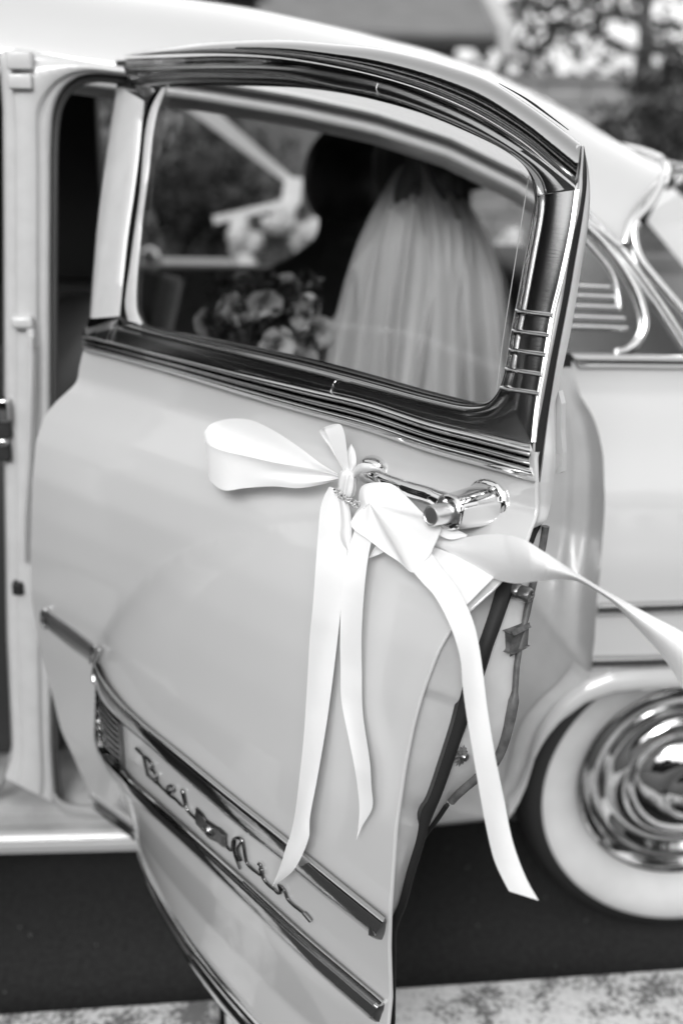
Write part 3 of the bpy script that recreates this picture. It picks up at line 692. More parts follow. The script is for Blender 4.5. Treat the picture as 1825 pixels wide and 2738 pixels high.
# folded hem round the skin edge, bottom flange
a_ = atr(zs); b_ = S(a_, zs)
hem = np.stack([wor(a_, b_, zs), wor(a_ + .002, b_ - .001, zs), wor(a_ + .0025, b_ - .004, zs), wor(a_ + .0005, b_ - .006, zs)], 1)
grid('skin_hem', hem, M_PAINT, door)
aa = np.linspace(-.03, .81, 120); zb_ = np.full(120, ZBOT)
grid('bottom_flange', np.stack([wor(aa, S(aa, zb_), zb_), wor(aa, S(aa, zb_) - .003, zb_ - .004), wor(aa, S(aa, zb_) - .05, zb_ - .002)], 1), M_PAINT, door)
q = [wor(aa, S(aa, zb_ + d) + o, zb_ + d) for d, o in ((.036, .0), (.035, .006), (.029, .010), (.023, .008), (.019, .003), (.015, .008), (.008, .011), (.001, .009), (-.004, .002), (-.005, -.004))]
grid('bottom_chrome_strip', np.stack(q, 1), M_CHROME, door, sharp=60)
# front edge return
af = np.array([float(afr(max(z, .745))) for z in zs]); bf = S(af, zs)
grid('front_edge', np.stack([wor(af, bf, zs), wor(af - .004, bf - .004, zs), wor(af - .006, bf - .012, zs), wor(af - .004, bf - .06, zs)], 1), M_PAINT, door)
# ---- jamb face of the door (shut face), weatherstrip, hose seal
JS = [(1413, 1416), (1400, 1462), (1372, 1514), (1310, 1584), (1247, 1644), (1200, 1690), (1170, 1740), (1129, 1847), (1100, 1951), (1077, 2067), (1060, 2183), (1050, 2300), (1042, 2416), (1038, 2533), (1036, 2735)]
JW0 = [(1420, 1400), (1392, 1440), (1368, 1480), (1335, 1546), (1304, 1645), (1278, 1720), (1255, 1780), (1236, 1835), (1224, 1886), (1212, 1934), (1182, 2029), (1144, 2138), (1127, 2165), (1113, 2241), (1087, 2328), (1064, 2418), (1042, 2470), (1040, 2550), (1038, 2735)]
JW1 = [(1426, 1400), (1412, 1440), (1392, 1490), (1362, 1556), (1323, 1665), (1304, 1716), (1287, 1771), (1264, 1840), (1245, 1897), (1217, 1971), (1170, 2107), (1148, 2160), (1129, 2208), (1100, 2300), (1070, 2405), (1045, 2475), (1042, 2550), (1039, 2735)]
JI = [(1450, 1405), (1440, 1465), (1416, 1560), (1396, 1652), (1374, 1767), (1365, 1866), (1335, 1995), (1310, 2040), (1270, 2073), (1205, 2131), (1161, 2192), (1133, 2229), (1107, 2281), (1085, 2345), (1060, 2430), (1048, 2510), (1041, 2580), (1040, 2735)]
NJ = 110
def jcurve(px, dep):
    c = spline(px, NJ); out = []
    for x, y in c:
        q0 = dl(x, y)               # find local skin depth at the same height, then go in by dep
        zz = q0[2]
        for _ in range(3):
            bb = float(S(atr(zz), zz)) - dep; qq = dl(x, y, babs=max(bb, -.03)); zz = qq[2]
        out.append(wor(qq[0], qq[1], qq[2]))
    return np.array(out)
c0 = jcurve(JS, .006); c1 = jcurve(JW0, .055); c2 = jcurve(JW1, .068); c3 = jcurve(JI, .115)
def blend(A, B, ks): return np.stack([A + (B - A) * k for k in ks], 1)
stp = np.interp([proj(p)[1] for p in c0], [1840, 1852, 2170, 2184], [0, 1, 1, 0])[:, None] * DU[None] * -.006
c0s, c1s = c0 + stp, c1 + stp * .8
grid('shut_face', blend(c0s, c1s, (0, .15, .3, .45, .6, .8, 1)), M_JAMB, door)
nrm_ = DU * .010
grid('weatherstrip', np.stack([c1, c1 + nrm_ * .8, (c1 + c2) / 2 + nrm_ * 1.1, c2 + nrm_ * .8, c2], 1), M_RUBBER, door)
grid('latch_face', blend(c2, c3, (0, .3, .6, .9, 1)), M_DIRTY, door)
grid('inner_skin', np.stack([c3, c3 - DN * .01 - DU * .02, c3 - DN * .012 - DU * .10, c3 - DN * .012 - DU * .2], 1), M_JAMB, door)
hz = [k for k in range(NJ) if k < 62]
tube('seal_hose', c3[hz] + DU * .004, np.interp(hz, [0, 18, 20, 34, 36, 40, 41, 61], [.0042, .0042, .0036, .0036, .0062, .0062, .0058, .0050]), M_GREY, door, 8)
tube('edge_seal', c3[62:] + DU * .002, .0035, M_RUBBER, door, 8)
# striker, screw, latch wedge, toothed washer
def dcyl(name, px, babs, r, L, axis, m, par, seg=24, prof=None):
    c = dw(*px, babs=babs); pr = prof or [(0, L), (r * .85, L), (r, L - r * .15), (r, 0), (0, 0)]
    return revolve(name, pr, c, axis, m, par, seg, 40)
dcyl('striker_roller', (1372, 1578), .02, .0085, .02, DU, M_CAST, door, prof=[(0, .021), (.0045, .021), (.005, .023), (.007, .023), (.0088, .019), (.0088, .010), (.0075, .009), (.0095, .006), (.0095, .0), (0, 0)])
dcyl('jamb_screw', (1362, 1628), .02, .005, .002, DU, M_RUST, door, prof=[(0, .0025), (.0035, .0025), (.0052, .001), (.0055, -.002)])
def dblock(name, c, su, sn, sz, m, bev):
    bm = bmesh.new(); bmesh.ops.create_cube(bm, size=1)
    for v in bm.verts:
        k = 1.0 if v.co.x < 0 else .78                     # narrows towards its nose
        p = np.array(c) + DU * (v.co.x + .5) * su + DN * v.co.y * sn * k + np.array([0, 0, v.co.z * sz * (k if v.co.z > 0 else 1.0)]); v.co = Vector(p)
    bmesh.ops.bevel(bm, geom=bm.edges[:], offset=bev, segments=3, affect='EDGES', profile=.5)
    me = bpy.data.meshes.new(name); bm.to_mesh(me); bm.free(); return link(name, me, m, door, True, 35)
dblock('latch_bolt', dw(1345, 1690, babs=.022), .022, .032, .026, mat('worn_latch_steel', .12, .5, .3, var=(90, .05, .18), bump=(120, .4, .003)), .004)
wc_ = c2[int(np.argmin(np.abs(np.array([proj(p)[1] for p in c2]) - 2018)))] * .80 + c3[int(np.argmin(np.abs(np.array([proj(p)[1] for p in c3]) - 2018)))] * .20 + DU * .002; tv = []
for i in range(24):
    r = .0135 if i % 2 else .0098; t = i / 24 * 6.2832; tv.append(wc_ + DU * .002 + (math.cos(t) * DN + math.sin(t) * np.array([0, 0, 1])) * r)
mesh('toothed_washer', tv + [wc_ + DU * .006], [(i, (i + 1) % 24, 24) for i in range(24)], M_RUST, door, smooth=False)
revolve('washer_screw', [(0, .010), (.004, .009), (.0055, .006), (.0055, 0)], wc_, DU, M_CAST, door, 16)

# ---- window frame
T0 = [(330, 147), (390, 135), (450, 127), (550, 114), (650, 108), (775, 107), (900, 117), (1000, 127), (1100, 147), (1200, 175), (1300, 211), (1400, 272), (1475, 325), (1552, 384)]
T1 = [(330, 150), (390, 150), (450, 147), (600, 145), (750, 154), (900, 178), (1025, 207), (1150, 247), (1275, 303), (1400, 382), (1475, 446), (1535, 497)]
T3 = [(309, 178), (420, 177), (550, 173), (700, 172), (800, 178), (900, 193), (1025, 221), (1150, 267), (1275, 325), (1400, 402), (1475, 455), (1534, 502)]
T4 = [(312, 205), (420, 194), (600, 193), (750, 201), (900, 232), (1005, 252), (1125, 292), (1250, 345), (1350, 400), (1405, 445), (1430, 480), (1438, 520)]
T5 = [(385, 236), (445, 233), (550, 229), (700, 231), (800, 235), (900, 247), (1000, 267), (1125, 303), (1250, 354), (1350, 404), (1398, 442), (1418, 476), (1425, 508)]
tube('frame_top_seal', [dw(x + 3, y - 5, -.022) for x, y in spline([(1330, 228), (1400, 268), (1475, 322), (1515, 352)], 40)], np.r_[np.linspace(.0004, .0014, 20), np.linspace(.0014, .0005, 20)], M_RUBBER, door, 8)
frame = dloft('window_frame', T0, T1, [(0, -.016), (.02, -.002), (.1, .006), (.25, .013), (.4, .0165), (.55, .017), (.7, .0145), (.85, .009), (.95, .003), (1, -.003)], M_STEEL2, door, 140, sharp=60)
W0 = [(309, 157), (420, 153), (600, 148), (750, 156), (900, 180), (1025, 209), (1150, 249), (1275, 305), (1400, 384), (1475, 448), (1535, 499)]
dloft('frame_bead', W0, T3, [(0, -.002), (.08, .004), (.25, .006), (.36, .002), (.45, -.004), (.6, -.004), (.72, .001), (.85, .004), (1, .001)], M_CHROME, door, 140, sharp=60)
# polished reveal: top band, rear post, belt band - one C-shaped pressing
ORT = [(1538, 508), (1522, 621), (1492, 760), (1473, 838), (1447, 994), (1432, 1080), (1420, 1186)]
IRT = [(1438, 522), (1430, 591), (1412, 689), (1391, 802), (1371, 903), (1358, 983), (1343, 1036)]
IB = [(1343, 1036), (1331, 1060), (1309, 1085), (1280, 1098), (1240, 1102), (1150, 1085), (984, 1042), (825, 1000), (650, 955), (500, 918), (400, 893), (318, 872)]
OB = [(1420, 1186), (1417, 1187), (1380, 1178), (1340, 1168), (1288, 1156), (1150, 1123), (984, 1071), (825, 1033), (650, 993), (500, 958), (400, 934), (300, 911)]
dloft('reveal_panel', T3, T4, [(0, .0), (.15, .0), (.4, .001), (.65, .001), (.9, .0), (1, -.002)], M_STEEL, door, 140, sharp=60)
dloft('reveal_panel', ORT, IRT, [(0, .001), (.03, .001), (.2, .002), (.45, .004), (.7, .004), (.9, .002), (1, -.002)], M_STEEL, door, 60, sharp=60)
dloft('reveal_panel', OB, IB, [(0, .001), (.1, .001), (.35, .001), (.6, .002), (.85, .003), (1, -.001)], M_STEEL, door, 140, sharp=60)
# small gusset where top band meets the post
gs = [dw(x, y, .0005) for x, y in ((1438, 521), (1430, 481), (1405, 446), (1360, 405), (1400, 402), (1475, 455), (1536, 503), (1538, 509))]
mesh('reveal_corner', gs, [tuple(range(8))], M_STEEL, door, smooth=False)
# inner lip round the glass
LIPO = [(318, 205)] + T4[1:] + IRT[1:] + IB[1:]
LIPI = [(385, 237)] + T5[1:] + [(1428, 540), (1419, 591), (1401, 689), (1381, 802), (1361, 903), (1348, 983), (1334, 1034), (1321, 1057), (1300, 1074), (1270, 1073), (1150, 1045), (984, 998), (825, 957), (650, 920), (550, 900), (400, 870), (378, 863)]
la, lb_ = paired(LIPO, LIPI, [((1125, 292), (1125, 303)), ((1405, 445), (1398, 442)), ((1438, 520), (1426, 520)), ((1343, 1036), (1334, 1034)), ((1309, 1085), (1300, 1074)), ((1150, 1085), (1150, 1045)), ((650, 955), (650, 920))], 240)
P = np.array([[dw(*(la[i] + (lb_[i] - la[i]) * f_), o) for f_, o in ((0, -.002), (.1, .005), (.25, .008), (.4, .006), (.5, -.001), (.6, .001), (.75, .002), (.88, -.004), (1, -.014))] for i in range(len(la))])
grid('glass_lip', P, M_STEEL, door, sharp=60)
# bead along the outer edge of the rear post, painted flange, weatherstrip, inner frame
E1 = [(1553, 390), (1551, 430), (1546, 470), (1541, 508), (1525, 621), (1495, 760), (1476, 838), (1450, 994), (1435, 1080), (1423, 1186), (1424, 1235), (1429, 1288)]
E2 = [(1560, 390), (1558, 430), (1556, 465), (1555, 503), (1547, 563), (1527, 651), (1502, 802), (1470, 964), (1452, 1063), (1432, 1176), (1429, 1234), (1432, 1287)]
E3 = [(1562, 400), (1566, 440), (1567, 470), (1566, 500), (1552, 601), (1535, 700), (1522, 777), (1487, 964), (1465, 1101), (1447, 1234), (1439, 1290)]
E4 = [(1563, 405), (1572, 450), (1576, 500), (1576, 538), (1570, 611), (1552, 722), (1527, 873), (1508, 964), (1490, 1046), (1482, 1091), (1482, 1160), (1483, 1234), (1478, 1290)]
BN = [(1538, 508), (1522, 621), (1492, 760), (1473, 838), (1447, 994), (1432, 1080), (1421, 1182)]
tube('post_bead', [dw(x, y, .003) for x, y in spline(BN, 60)], .0022, M_CHROME, door, 8)
tube('post_bead', [dw(x + 7, y, .001) for x, y in spline(BN, 60)], .0018, M_CHROME, door, 8)
def bstrip(name, A, B, pr, m):
    a = spline(A, 80); b = spline(B, 80)
    return grid(name, np.array([[dw(*(a[i] + (b[i] - a[i]) * f_), o) for f_, o in pr] for i in range(80)]), m, door, sharp=50)
bstrip('frame_flange', E1, E2, [(0, -.001), (.3, .0), (.7, -.002), (1, -.008)], M_JAMB)
bstrip('frame_weatherstrip', E2, E3, [(0, -.008), (.25, -.011), (.6, -.014), (1, -.019)], M_RUBBER)
bstrip('inner_frame', E3, E4, [(0, -.019), (.1, -.017), (.5, -.022), (.85, -.028), (1, -.036)], M_JAMB)
IF2 = [(1432, 1287), (1428, 1330), (1420, 1375), (1413, 1416)]; IF3 = [(1439, 1290), (1433, 1330), (1424, 1375), (1414, 1416)]; IF4 = [(1478, 1290), (1475, 1315), (1470, 1352), (1457, 1393), (1439, 1406), (1415, 1417)]
bstrip('weatherstrip_tail', IF2, IF3, [(0, -.004), (.5, -.008), (1, -.012)], M_RUBBER)
bstrip('inner_frame_foot', IF3, IF4, [(0, -.012), (.5, -.02), (.85, -.028), (1, -.034)], M_JAMB)
# end of visor moulding: flat cap
cp = [dw(x, y, o) for x, y, o in ((1555, 386, -.004), (1540, 388, .012), (1536, 420, .016), (1534, 460, .012), (1536, 500, -.002), (1547, 480, -.004), (1552, 430, -.006))]
mesh('frame_end_cap', cp, [tuple(range(7))], M_CHROME, door, smooth=False)
# drop bracket on the inside of the frame
br = [dw(x, y, babs=b) for x, y, b in ((1492, 1046, -.06), (1500, 1080, -.06), (1499, 1150, -.06), (1503, 1210, -.06), (1501, 1262, -.06), (1490, 1268, -.06), (1483, 1262, -.06), (1496, 1240, -.06), (1496, 1215, -.06), (1486, 1212, -.06), (1484, 1130, -.06), (1484, 1070, -.06))]
mesh('frame_bracket', br + [p - DN * .008 for p in br], [tuple(range(12)), tuple(range(23, 11, -1))] + [(i, (i + 1) % 12, 12 + (i + 1) % 12, 12 + i) for i in range(12)], M_JAMB, door, smooth=False)
# ribs on the rear post
for (x0, y0), (x1, y1) in (((1376, 830), (1476, 842)), ((1367, 883), (1465, 896)), ((1359, 934), (1456, 948)), ((1348, 985), (1446, 1001)), ((1335, 1035), (1438, 1052))):
    A = [(x0, y0 - 6), (x1, y1 - 6)]; B = [(x0, y0 + 8), (x1, y1 + 8)]
    dloft('post_rib', A, B, [(0, .002), (.1, .006), (.3, .0095), (.5, .0105), (.7, .0095), (.9, .006), (1, .002)], M_CHROME, door, 12, caps=True, sharp=60)
# front window post: painted outer face, black channel, inner channel
F0 = [(312, 228), (300, 300), (291, 361), (276, 470), (262, 582), (250, 720), (240, 852)]
F1 = [(386, 270), (380, 330), (372, 415), (360, 510), (344, 620), (332, 730), (320, 845)]
F2 = [(432, 234), (405, 285), (390, 345), (373, 524), (358, 630), (349, 699), (335, 815), (342, 858)]
F3 = [(448, 236), (425, 295), (412, 360), (402, 443), (384, 582), (376, 680), (370, 757), (372, 833), (387, 868)]
F1b = [(420, 236), (396, 275), (382, 335), (373, 415), (361, 510), (345, 620), (333, 730), (322, 845)]
def bl2(name, A, B, pr, m, n=60): return dloft(name, A, B, pr, m, door, n, sharp=50)
bl2('front_post', F0, F1, [(0, -.03), (.02, -.008), (.08, -.002), (.3, .0), (.7, .0), (.9, -.002), (1, -.006)], M_JAMB)
bl2('post_channel', F1b, F2, [(0, -.006), (.3, -.014), (.7, -.014), (1, -.006)], M_RUBBER)
bl2('glass_channel', F2, F3, [(0, -.006), (.12, -.003), (.5, -.003), (.85, -.006), (1, -.018)], M_JAMB)
fcp = [dw(x, y, o) for x, y, o in ((310, 200, -.01), (312, 232, -.004), (360, 240, 0), (388, 262, .0), (424, 234, .0), (452, 232, -.004), (452, 205, .0), (380, 195, .0))]
mesh('frame_corner', fcp, [tuple(range(8))], M_CHROME, door, smooth=False)
# belt moulding: three rolled ridges
B0 = [(221, 893), (300, 911), (400, 934), (500, 958), (650, 994), (825, 1034), (984, 1072), (1150, 1124), (1288, 1157), (1417, 1188)]
B1 = [(219, 906), (300, 926), (400, 952), (500, 977), (650, 1017), (825, 1062), (984, 1101), (1150, 1156), (1288, 1192), (1413, 1224)]
B2 = [(220, 919), (300, 939), (400, 966), (500, 993), (650, 1035), (825, 1082), (984, 1123), (1150, 1177), (1288, 1213), (1415, 1248)]
B3 = [(222, 936), (300, 956), (400, 984), (500, 1013), (650, 1060), (825, 1110), (984, 1155), (1150, 1212), (1288, 1250), (1428, 1290)]
belt = dloft('belt_moulding', B0, B1, arcprof(0, 1, .018, 11, .001, .003), M_CHROME, door, 120, sharp=70)
dloft('belt_moulding', B1, B2, arcprof(0, 1, .013, 9, .003, .004), M_CHROME, door, 120, sharp=70)
dloft('belt_moulding', B2, B3, arcprof(0, 1, .018, 13, .004, -.001), M_CHROME, door, 120, sharp=70)
ec = [dw(x, y, o) for x, y, o in ((1417, 1186, .0), (1411, 1196, .012), (1411, 1214, .012), (1413, 1224, .004), (1413, 1236, .011), (1415, 1248, .006), (1416, 1262, .013), (1424, 1280, .010), (1430, 1290, -.002), (1432, 1260, -.012), (1428, 1220, -.014))]
mesh('belt_end_cap', ec, [tuple(range(len(ec)))], M_CHROME, door, smooth=False)
fe = [dw(x, y, o) for x, y, o in ((222, 893, -.006), (228, 880, -.004), (240, 850, -.002), (318, 850, .0), (330, 868, .0), (318, 875, .0), (300, 912, .004), (230, 896, .004))]
mesh('belt_front_corner', fe, [tuple(range(8))], M_CHROME, door, smooth=False)
# window glass and its edge line
gp = spline([(440, 230), (550, 224), (700, 226), (900, 242), (1000, 262), (1125, 298), (1250, 349), (1352, 400), (1402, 440), (1424, 475), (1430, 510), (1424, 591), (1406, 689), (1386, 802), (1366, 903), (1353, 983), (1338, 1036), (1322, 1062), (1300, 1080), (1150, 1050), (984, 1003), (825, 962), (650, 925), (400, 876), (380, 868), (366, 833), (364, 757), (380, 582), (398, 443), (420, 300)], 160)
gl = [dw(x, y, -.012) for x, y in gp]; gc = sum(gl) / len(gl)
glass = mesh('window_glass', gl, [tuple(range(len(gl)))], M_GLASS, door, smooth=False)
tube('glass_edge', [dw(x, y, -.02) for x, y in spline([(1413, 470), (1395, 580), (1370, 740), (1345, 900), (1325, 1055)], 30)], .0006, M_PAINT, door, 6)
# seam clips on the chrome
tube('frame_seam', [dw(x, y, .0012) for x, y in spline([(1009, 222), (1005, 236), (1009, 252)], 8)], .0004, M_STEEL, door, 6)
tube('belt_seam', [dw(x, y, .0022) for x, y in spline([(905, 1012), (892, 1024), (886, 1040), (882, 1052)], 12)], .0005, M_CHROME, door, 6)

# ---- side mouldings, ornament, script
U0 = [(254, 1769), (266, 1795), (295, 1838), (330, 1880), (363, 1912), (410, 1953), (461, 1993), (587, 2096), (680, 2170), (771, 2242), (900, 2347), (1030, 2452)]
U1 = [(254, 1826), (268, 1868), (294, 1905), (320, 1930), (349, 1957), (400, 2000), (449, 2046), (539, 2126), (638, 2213), (755, 2306), (870, 2402), (1000, 2507)]
spear_prof = [(0, -.002), (.04, .009), (.09, .0145), (.16, .0185), (.26, .0208), (.40, .0212), (.55, .0205), (.70, .0190), (.82, .0168), (.91, .0135), (.97, .007), (1, -.002)]
up = dloft('upper_side_moulding', U0, U1, spear_prof, M_STEEL2, door, 110, sharp=70)
L0 = [(252, 1957), (262, 1985), (274, 2006), (295, 2028), (332, 2060), (340, 2072), (406, 2130), (473, 2190), (539, 2248), (672, 2366), (818, 2498), (920, 2585), (1026, 2674)]
L1 = [(254, 1996), (263, 2022), (276, 2046), (296, 2076), (320, 2104), (340, 2125), (406, 2183), (489, 2260), (605, 2371), (738, 2500), (870, 2622), (985, 2724)]
low_prof = [(0, -.002), (.05, .008), (.12, .0135), (.20, .0150), (.28, .0135), (.33, .0085), (.38, .0085), (.43, .0140), (.52, .0175), (.66, .0172), (.80, .0150), (.90, .0115), (.96, .006), (1, -.002)]
dloft('lower_side_moulding', L0, L1, low_prof, M_STEEL2, door, 110, sharp=70)
def endcap(name, pts):
    v_ = [dw(x, y, o) for x, y, o in pts]; c = sum(v_) / len(v_)
    # slightly domed plug
    n_ = len(v_); w_ = [p * .8 + c * .2 + DU * .004 for p in v_]
    return mesh(name, v_ + w_, [tuple(range(n_, 2 * n_))] + [(i, (i + 1) % n_, n_ + (i + 1) % n_, n_ + i) for i in range(n_)], M_CAST, door, sharp=30)
endcap('moulding_end_cap', [(1031, 2451, -.002), (1012, 2454, .010), (996, 2464, .017), (986, 2480, .019), (984, 2500, .016), (1000, 2509, .006), (1012, 2514, -.002), (1026, 2514, -.006), (1031, 2495, -.006)])
endcap('moulding_end_cap', [(1026, 2673, -.002), (1006, 2682, .010), (990, 2690, .014), (986, 2706, .014), (986, 2722, .006), (1008, 2736, -.002), (1026, 2734, -.006), (1028, 2700, -.006)])
# short front moulding on the flat of the door, with rounded tip
dloft('front_side_moulding', [(112, 1626), (126, 1632), (160, 1654), (200, 1683), (256, 1727)], [(114, 1648), (126, 1679), (160, 1710), (200, 1742), (242, 1772)], [(0, -.002), (.06, .006), (.15, .009), (.3, .0105), (.55, .0100), (.8, .0085), (.93, .0055), (1, -.002)], M_STEEL, door, 50, caps=True, sharp=70)
tube('moulding_tip', [dw(x, y, .006) for x, y in spline([(122, 1630), (113, 1640), (112, 1658), (120, 1680)], 12)], .0030, M_CHROME, door, 8)
tube('moulding_clip', [dw(x, y, .008) for x, y in spline([(256, 1727), (250, 1745), (243, 1772)], 8)], .0035, M_CHROME, door, 8)
tube('moulding_clip', [dw(x, y, .008) for x, y in spline([(266, 1736), (258, 1760), (250, 1800), (252, 1826)], 10)], .003, M_CHROME, door, 8)
# ribbed ornament joining the two mouldings
O0 = [(255, 1826), (268, 1866), (294, 1904), (319, 1930)]; O1 = [(252, 1960), (262, 1988), (290, 2025), (328, 2058)]
rp = [(0, .003)]
for k in range(8):
    rp += [((k + .08) / 8, .002), ((k + .3) / 8, .0065), ((k + .55) / 8, .0075), ((k + .8) / 8, .0055)]
rp += [(1, .002)]
dloft('ribbed_ornament', O0, O1, rp, M_CHROME, door, 24, sharp=80)
tube('ornament_edge', [dw(x, y, .005) for x, y in ((319, 1932), (322, 1980), (328, 2056))], .003, M_CAST, door, 8)
def e8(p): return [(340 + x / 3.0154, 1940 + y / 3.0154) for x, y in p]
# script: strokes of the lettering, drawn on the panel between the mouldings
letter_mat = mat('badge_metal', .26, .16, 1.0)  # chrome lettering, its dark reflections put into the base colour
def stroke(par, pts, r=.0023, o=.004, n=26, name='stroke'):
    return tube_P([dw(x, y, o) for x, y in spline(e8(pts), n)], r, 7)
letters = [
 ('letter_b', [[(72, 182), (95, 205), (130, 240), (160, 262), (190, 300), (205, 335), (195, 350), (185, 345)],
               [(135, 262), (145, 310), (160, 375), (170, 400)],
               [(190, 350), (215, 375), (238, 410), (240, 440), (225, 440), (200, 425), (165, 395), (235, 462)],
               [(160, 395), (250, 470), (290, 510), (330, 548)], [(72, 186), (100, 214), (130, 244), (133, 262)]]),
 ('letter_e', [[(322, 545), (350, 535), (378, 525), (370, 495), (345, 484), (322, 500), (322, 530), (345, 565), (385, 590), (430, 635)]]),
 ('letter_l', [[(430, 635), (458, 655), (470, 640), (462, 580), (445, 520), (440, 524), (452, 580), (470, 640), (490, 690), (520, 720), (555, 755)]]),
 ('letter_a', [[(800, 975), (845, 1010), (850, 950), (862, 912), (892, 905), (925, 920), (935, 960), (945, 1020), (955, 1080), (965, 1112), (1000, 1150), (1060, 1195)],
               [(862, 930), (858, 990), (870, 1045), (890, 1100), (910, 1155)], [(868, 1045), (895, 1065), (915, 1090)], [(925, 930), (905, 960), (890, 985), (900, 1040), (918, 1090)]]),
 ('letter_i', [[(1060, 1195), (1078, 1205), (1080, 1180), (1072, 1160), (1068, 1150), (1085, 1170), (1090, 1215), (1115, 1260), (1150, 1295), (1190, 1325)], [(1056, 1112), (1072, 1128), (1076, 1150)]]),
 ('letter_r', [[(1190, 1325), (1215, 1352), (1235, 1350), (1225, 1300), (1222, 1285), (1245, 1305), (1270, 1340), (1290, 1395), (1330, 1440), (1380, 1480), (1430, 1520), (1475, 1568)]]),
]
script = None
for nm, st in letters:
    join_grids(nm, [stroke(None, p, .0021, .0032) for p in st] + [stroke(None, p, .0020, .0006) for p in st], letter_mat, door)
tube('script_tail', [dw(x, y, .004) for x, y in spline(e8([(1425, 1512), (1450, 1540), (1482, 1578)]), 6)], .0030, letter_mat, door, 8)
# bow-tie shaped emblem plaque between the words
em = e8([(552, 660), (605, 712), (625, 752), (715, 815), (735, 820), (802, 885), (790, 905), (800, 985), (765, 980), (730, 945), (655, 910), (600, 845), (550, 790), (545, 745)])
em0 = [dw(x, y, .001) for x, y in em]; em1 = [dw(x, y, .006) for x, y in em]; c_ = sum(em1) / len(em1); em2 = [p * .72 + c_ * .28 + DN * .0015 for p in em1]; n_ = len(em)
mesh('emblem_plaque', em0 + em1 + em2, [tuple(range(2 * n_, 3 * n_))] + [(r * n_ + i, r * n_ + (i + 1) % n_, (r + 1) * n_ + (i + 1) % n_, (r + 1) * n_ + i) for r in (0, 1) for i in range(n_)], M_CAST, door, smooth=False)
join_grids('emblem_mark', [stroke(None, [(615, 820), (640, 830), (655, 860), (690, 885)], .0022, .0085, 10), stroke(None, [(640, 870), (660, 890), (690, 895)], .0018, .0085, 8)], M_CHROME, door)

# ---- door handle
hb = dl(1297, 1350); hz_, ha_ = hb[2], hb[0]
hb0 = wor(hb[0], hb[1], hb[2])
# outward axis of the boss follows the leaning skin
axh = DN * .97 + np.array([0, 0, .10]); axh /= np.linalg.norm(axh)
ey = np.cross(axh, DU); ey /= np.linalg.norm(ey); exh = np.cross(ey, axh)
def oval(c, rx_, rz_, n=40, sq=2.0, sx=0.0):
    t = np.linspace(0, 2 * math.pi, n, endpoint=False); ct, st = np.cos(t), np.sin(t)
    k = (np.abs(ct) ** sq + np.abs(st) ** sq) ** (-1 / sq)
    return np.array([c + exh * (rx_ * ct[i] * k[i]) + ey * (rz_ * st[i] * k[i]) for i in range(n)])
rings = [(0, .027, .0285, 2.2), (.003, .027, .0285, 2.2), (.0045, .0255, .027, 2.2), (.006, .0225, .0240, 2.6), (.014, .0205, .0218, 3.0), (.04, .0188, .0200, 3.0), (.062, .0175, .0186, 3.0), (.0635, .0182, .0192, 2.4), (.068, .0182, .0192, 2.4), (.070, .0165, .0175, 2.2), (.0695, .0135, .0145, 2), (.064, .0125, .0135, 2), (.06, .0, .0, 2)]
hl_ = 1.0
P = np.array([oval(hb0 + axh * d * hl_ - axh * .003, r1, r2, 44, sq) for d, r1, r2, sq in rings])
handle = grid('door_handle', P, M_CHROME, door, close=True, sharp=45)
P = np.array([oval(hb0 + axh * d, r, r * 1.05, 36) for d, r in ((.06, .0108), (.092, .0108), (.0945, .0100), (.095, .0088), (.0942, .0080), (.0942, .0))])
grid('push_button', P, mat('satin_steel', .8, .34, 1.0), door, close=True, sharp=40)
pa = hb0 + axh * .050 - DU * .004; pf = dw(985, 1262, .03)
gp_ = spline([pa + axh * .0, dw(1150, 1328, .046), dw(1100, 1312, .046), dw(1050, 1294, .044), dw(1005, 1275, .036), dw(978, 1262, .012)], 36)
rr_ = np.interp(np.linspace(0, 1, 36), [0, .2, .6, 1], [.0160, .0105, .0085, .010])
grid('handle_grip', tube_P(gp_, rr_, 16), M_CHROME, door, close=True, caps=True)
fm = dw(1000, 1248, 0.0)
P = np.array([oval(fm + DN * d, r1, r2, 32, 2.2) for d, r1, r2 in ((-.002, .019, .0135), (.004, .019, .0135), (.010, .015, .011), (.014, .008, .006), (.0145, 0, 0))])
grid('handle_escutcheon', P, M_CHROME, door, close=True, sharp=45)

# ================================================================== RIBBON BOW tied to the handle
bow = thing('ribbon_bow', 'white satin ribbon bow with long tails tied round the door handle', 'ribbon', tuple(dw(925, 1290, .04)))
def cb(p): return [(500 + x / 1.742, 1080 + y / 1.742) for x, y in p]
def ribbon(name, A, B, offs, n=70, m=9, curl=.0, babs=False, mat_=None, par=bow, wav=0.0, smooth=True):
    if smooth == 'given': a, b, n = np.array(A), np.array(B), len(A)
    else: a = spline(A, n, smooth); b = spline(B, n, smooth)
    t = np.linspace(0, 1, n)
    o = np.interp(t, np.linspace(0, 1, len(offs)), offs)
    P = []
    for i in range(n):
        row = []
        for k in np.linspace(0, 1, m):
            oo = o[i] + curl * math.sin(math.pi * k) + wav * math.sin(t[i] * 15 + k * 3)
            row.append(dw(*(a[i] + (b[i] - a[i]) * k), **({'babs': oo} if babs else {'off': oo})))
        P.append(row)
    return grid(name, np.array(P), mat_ or M_SATIN, par)
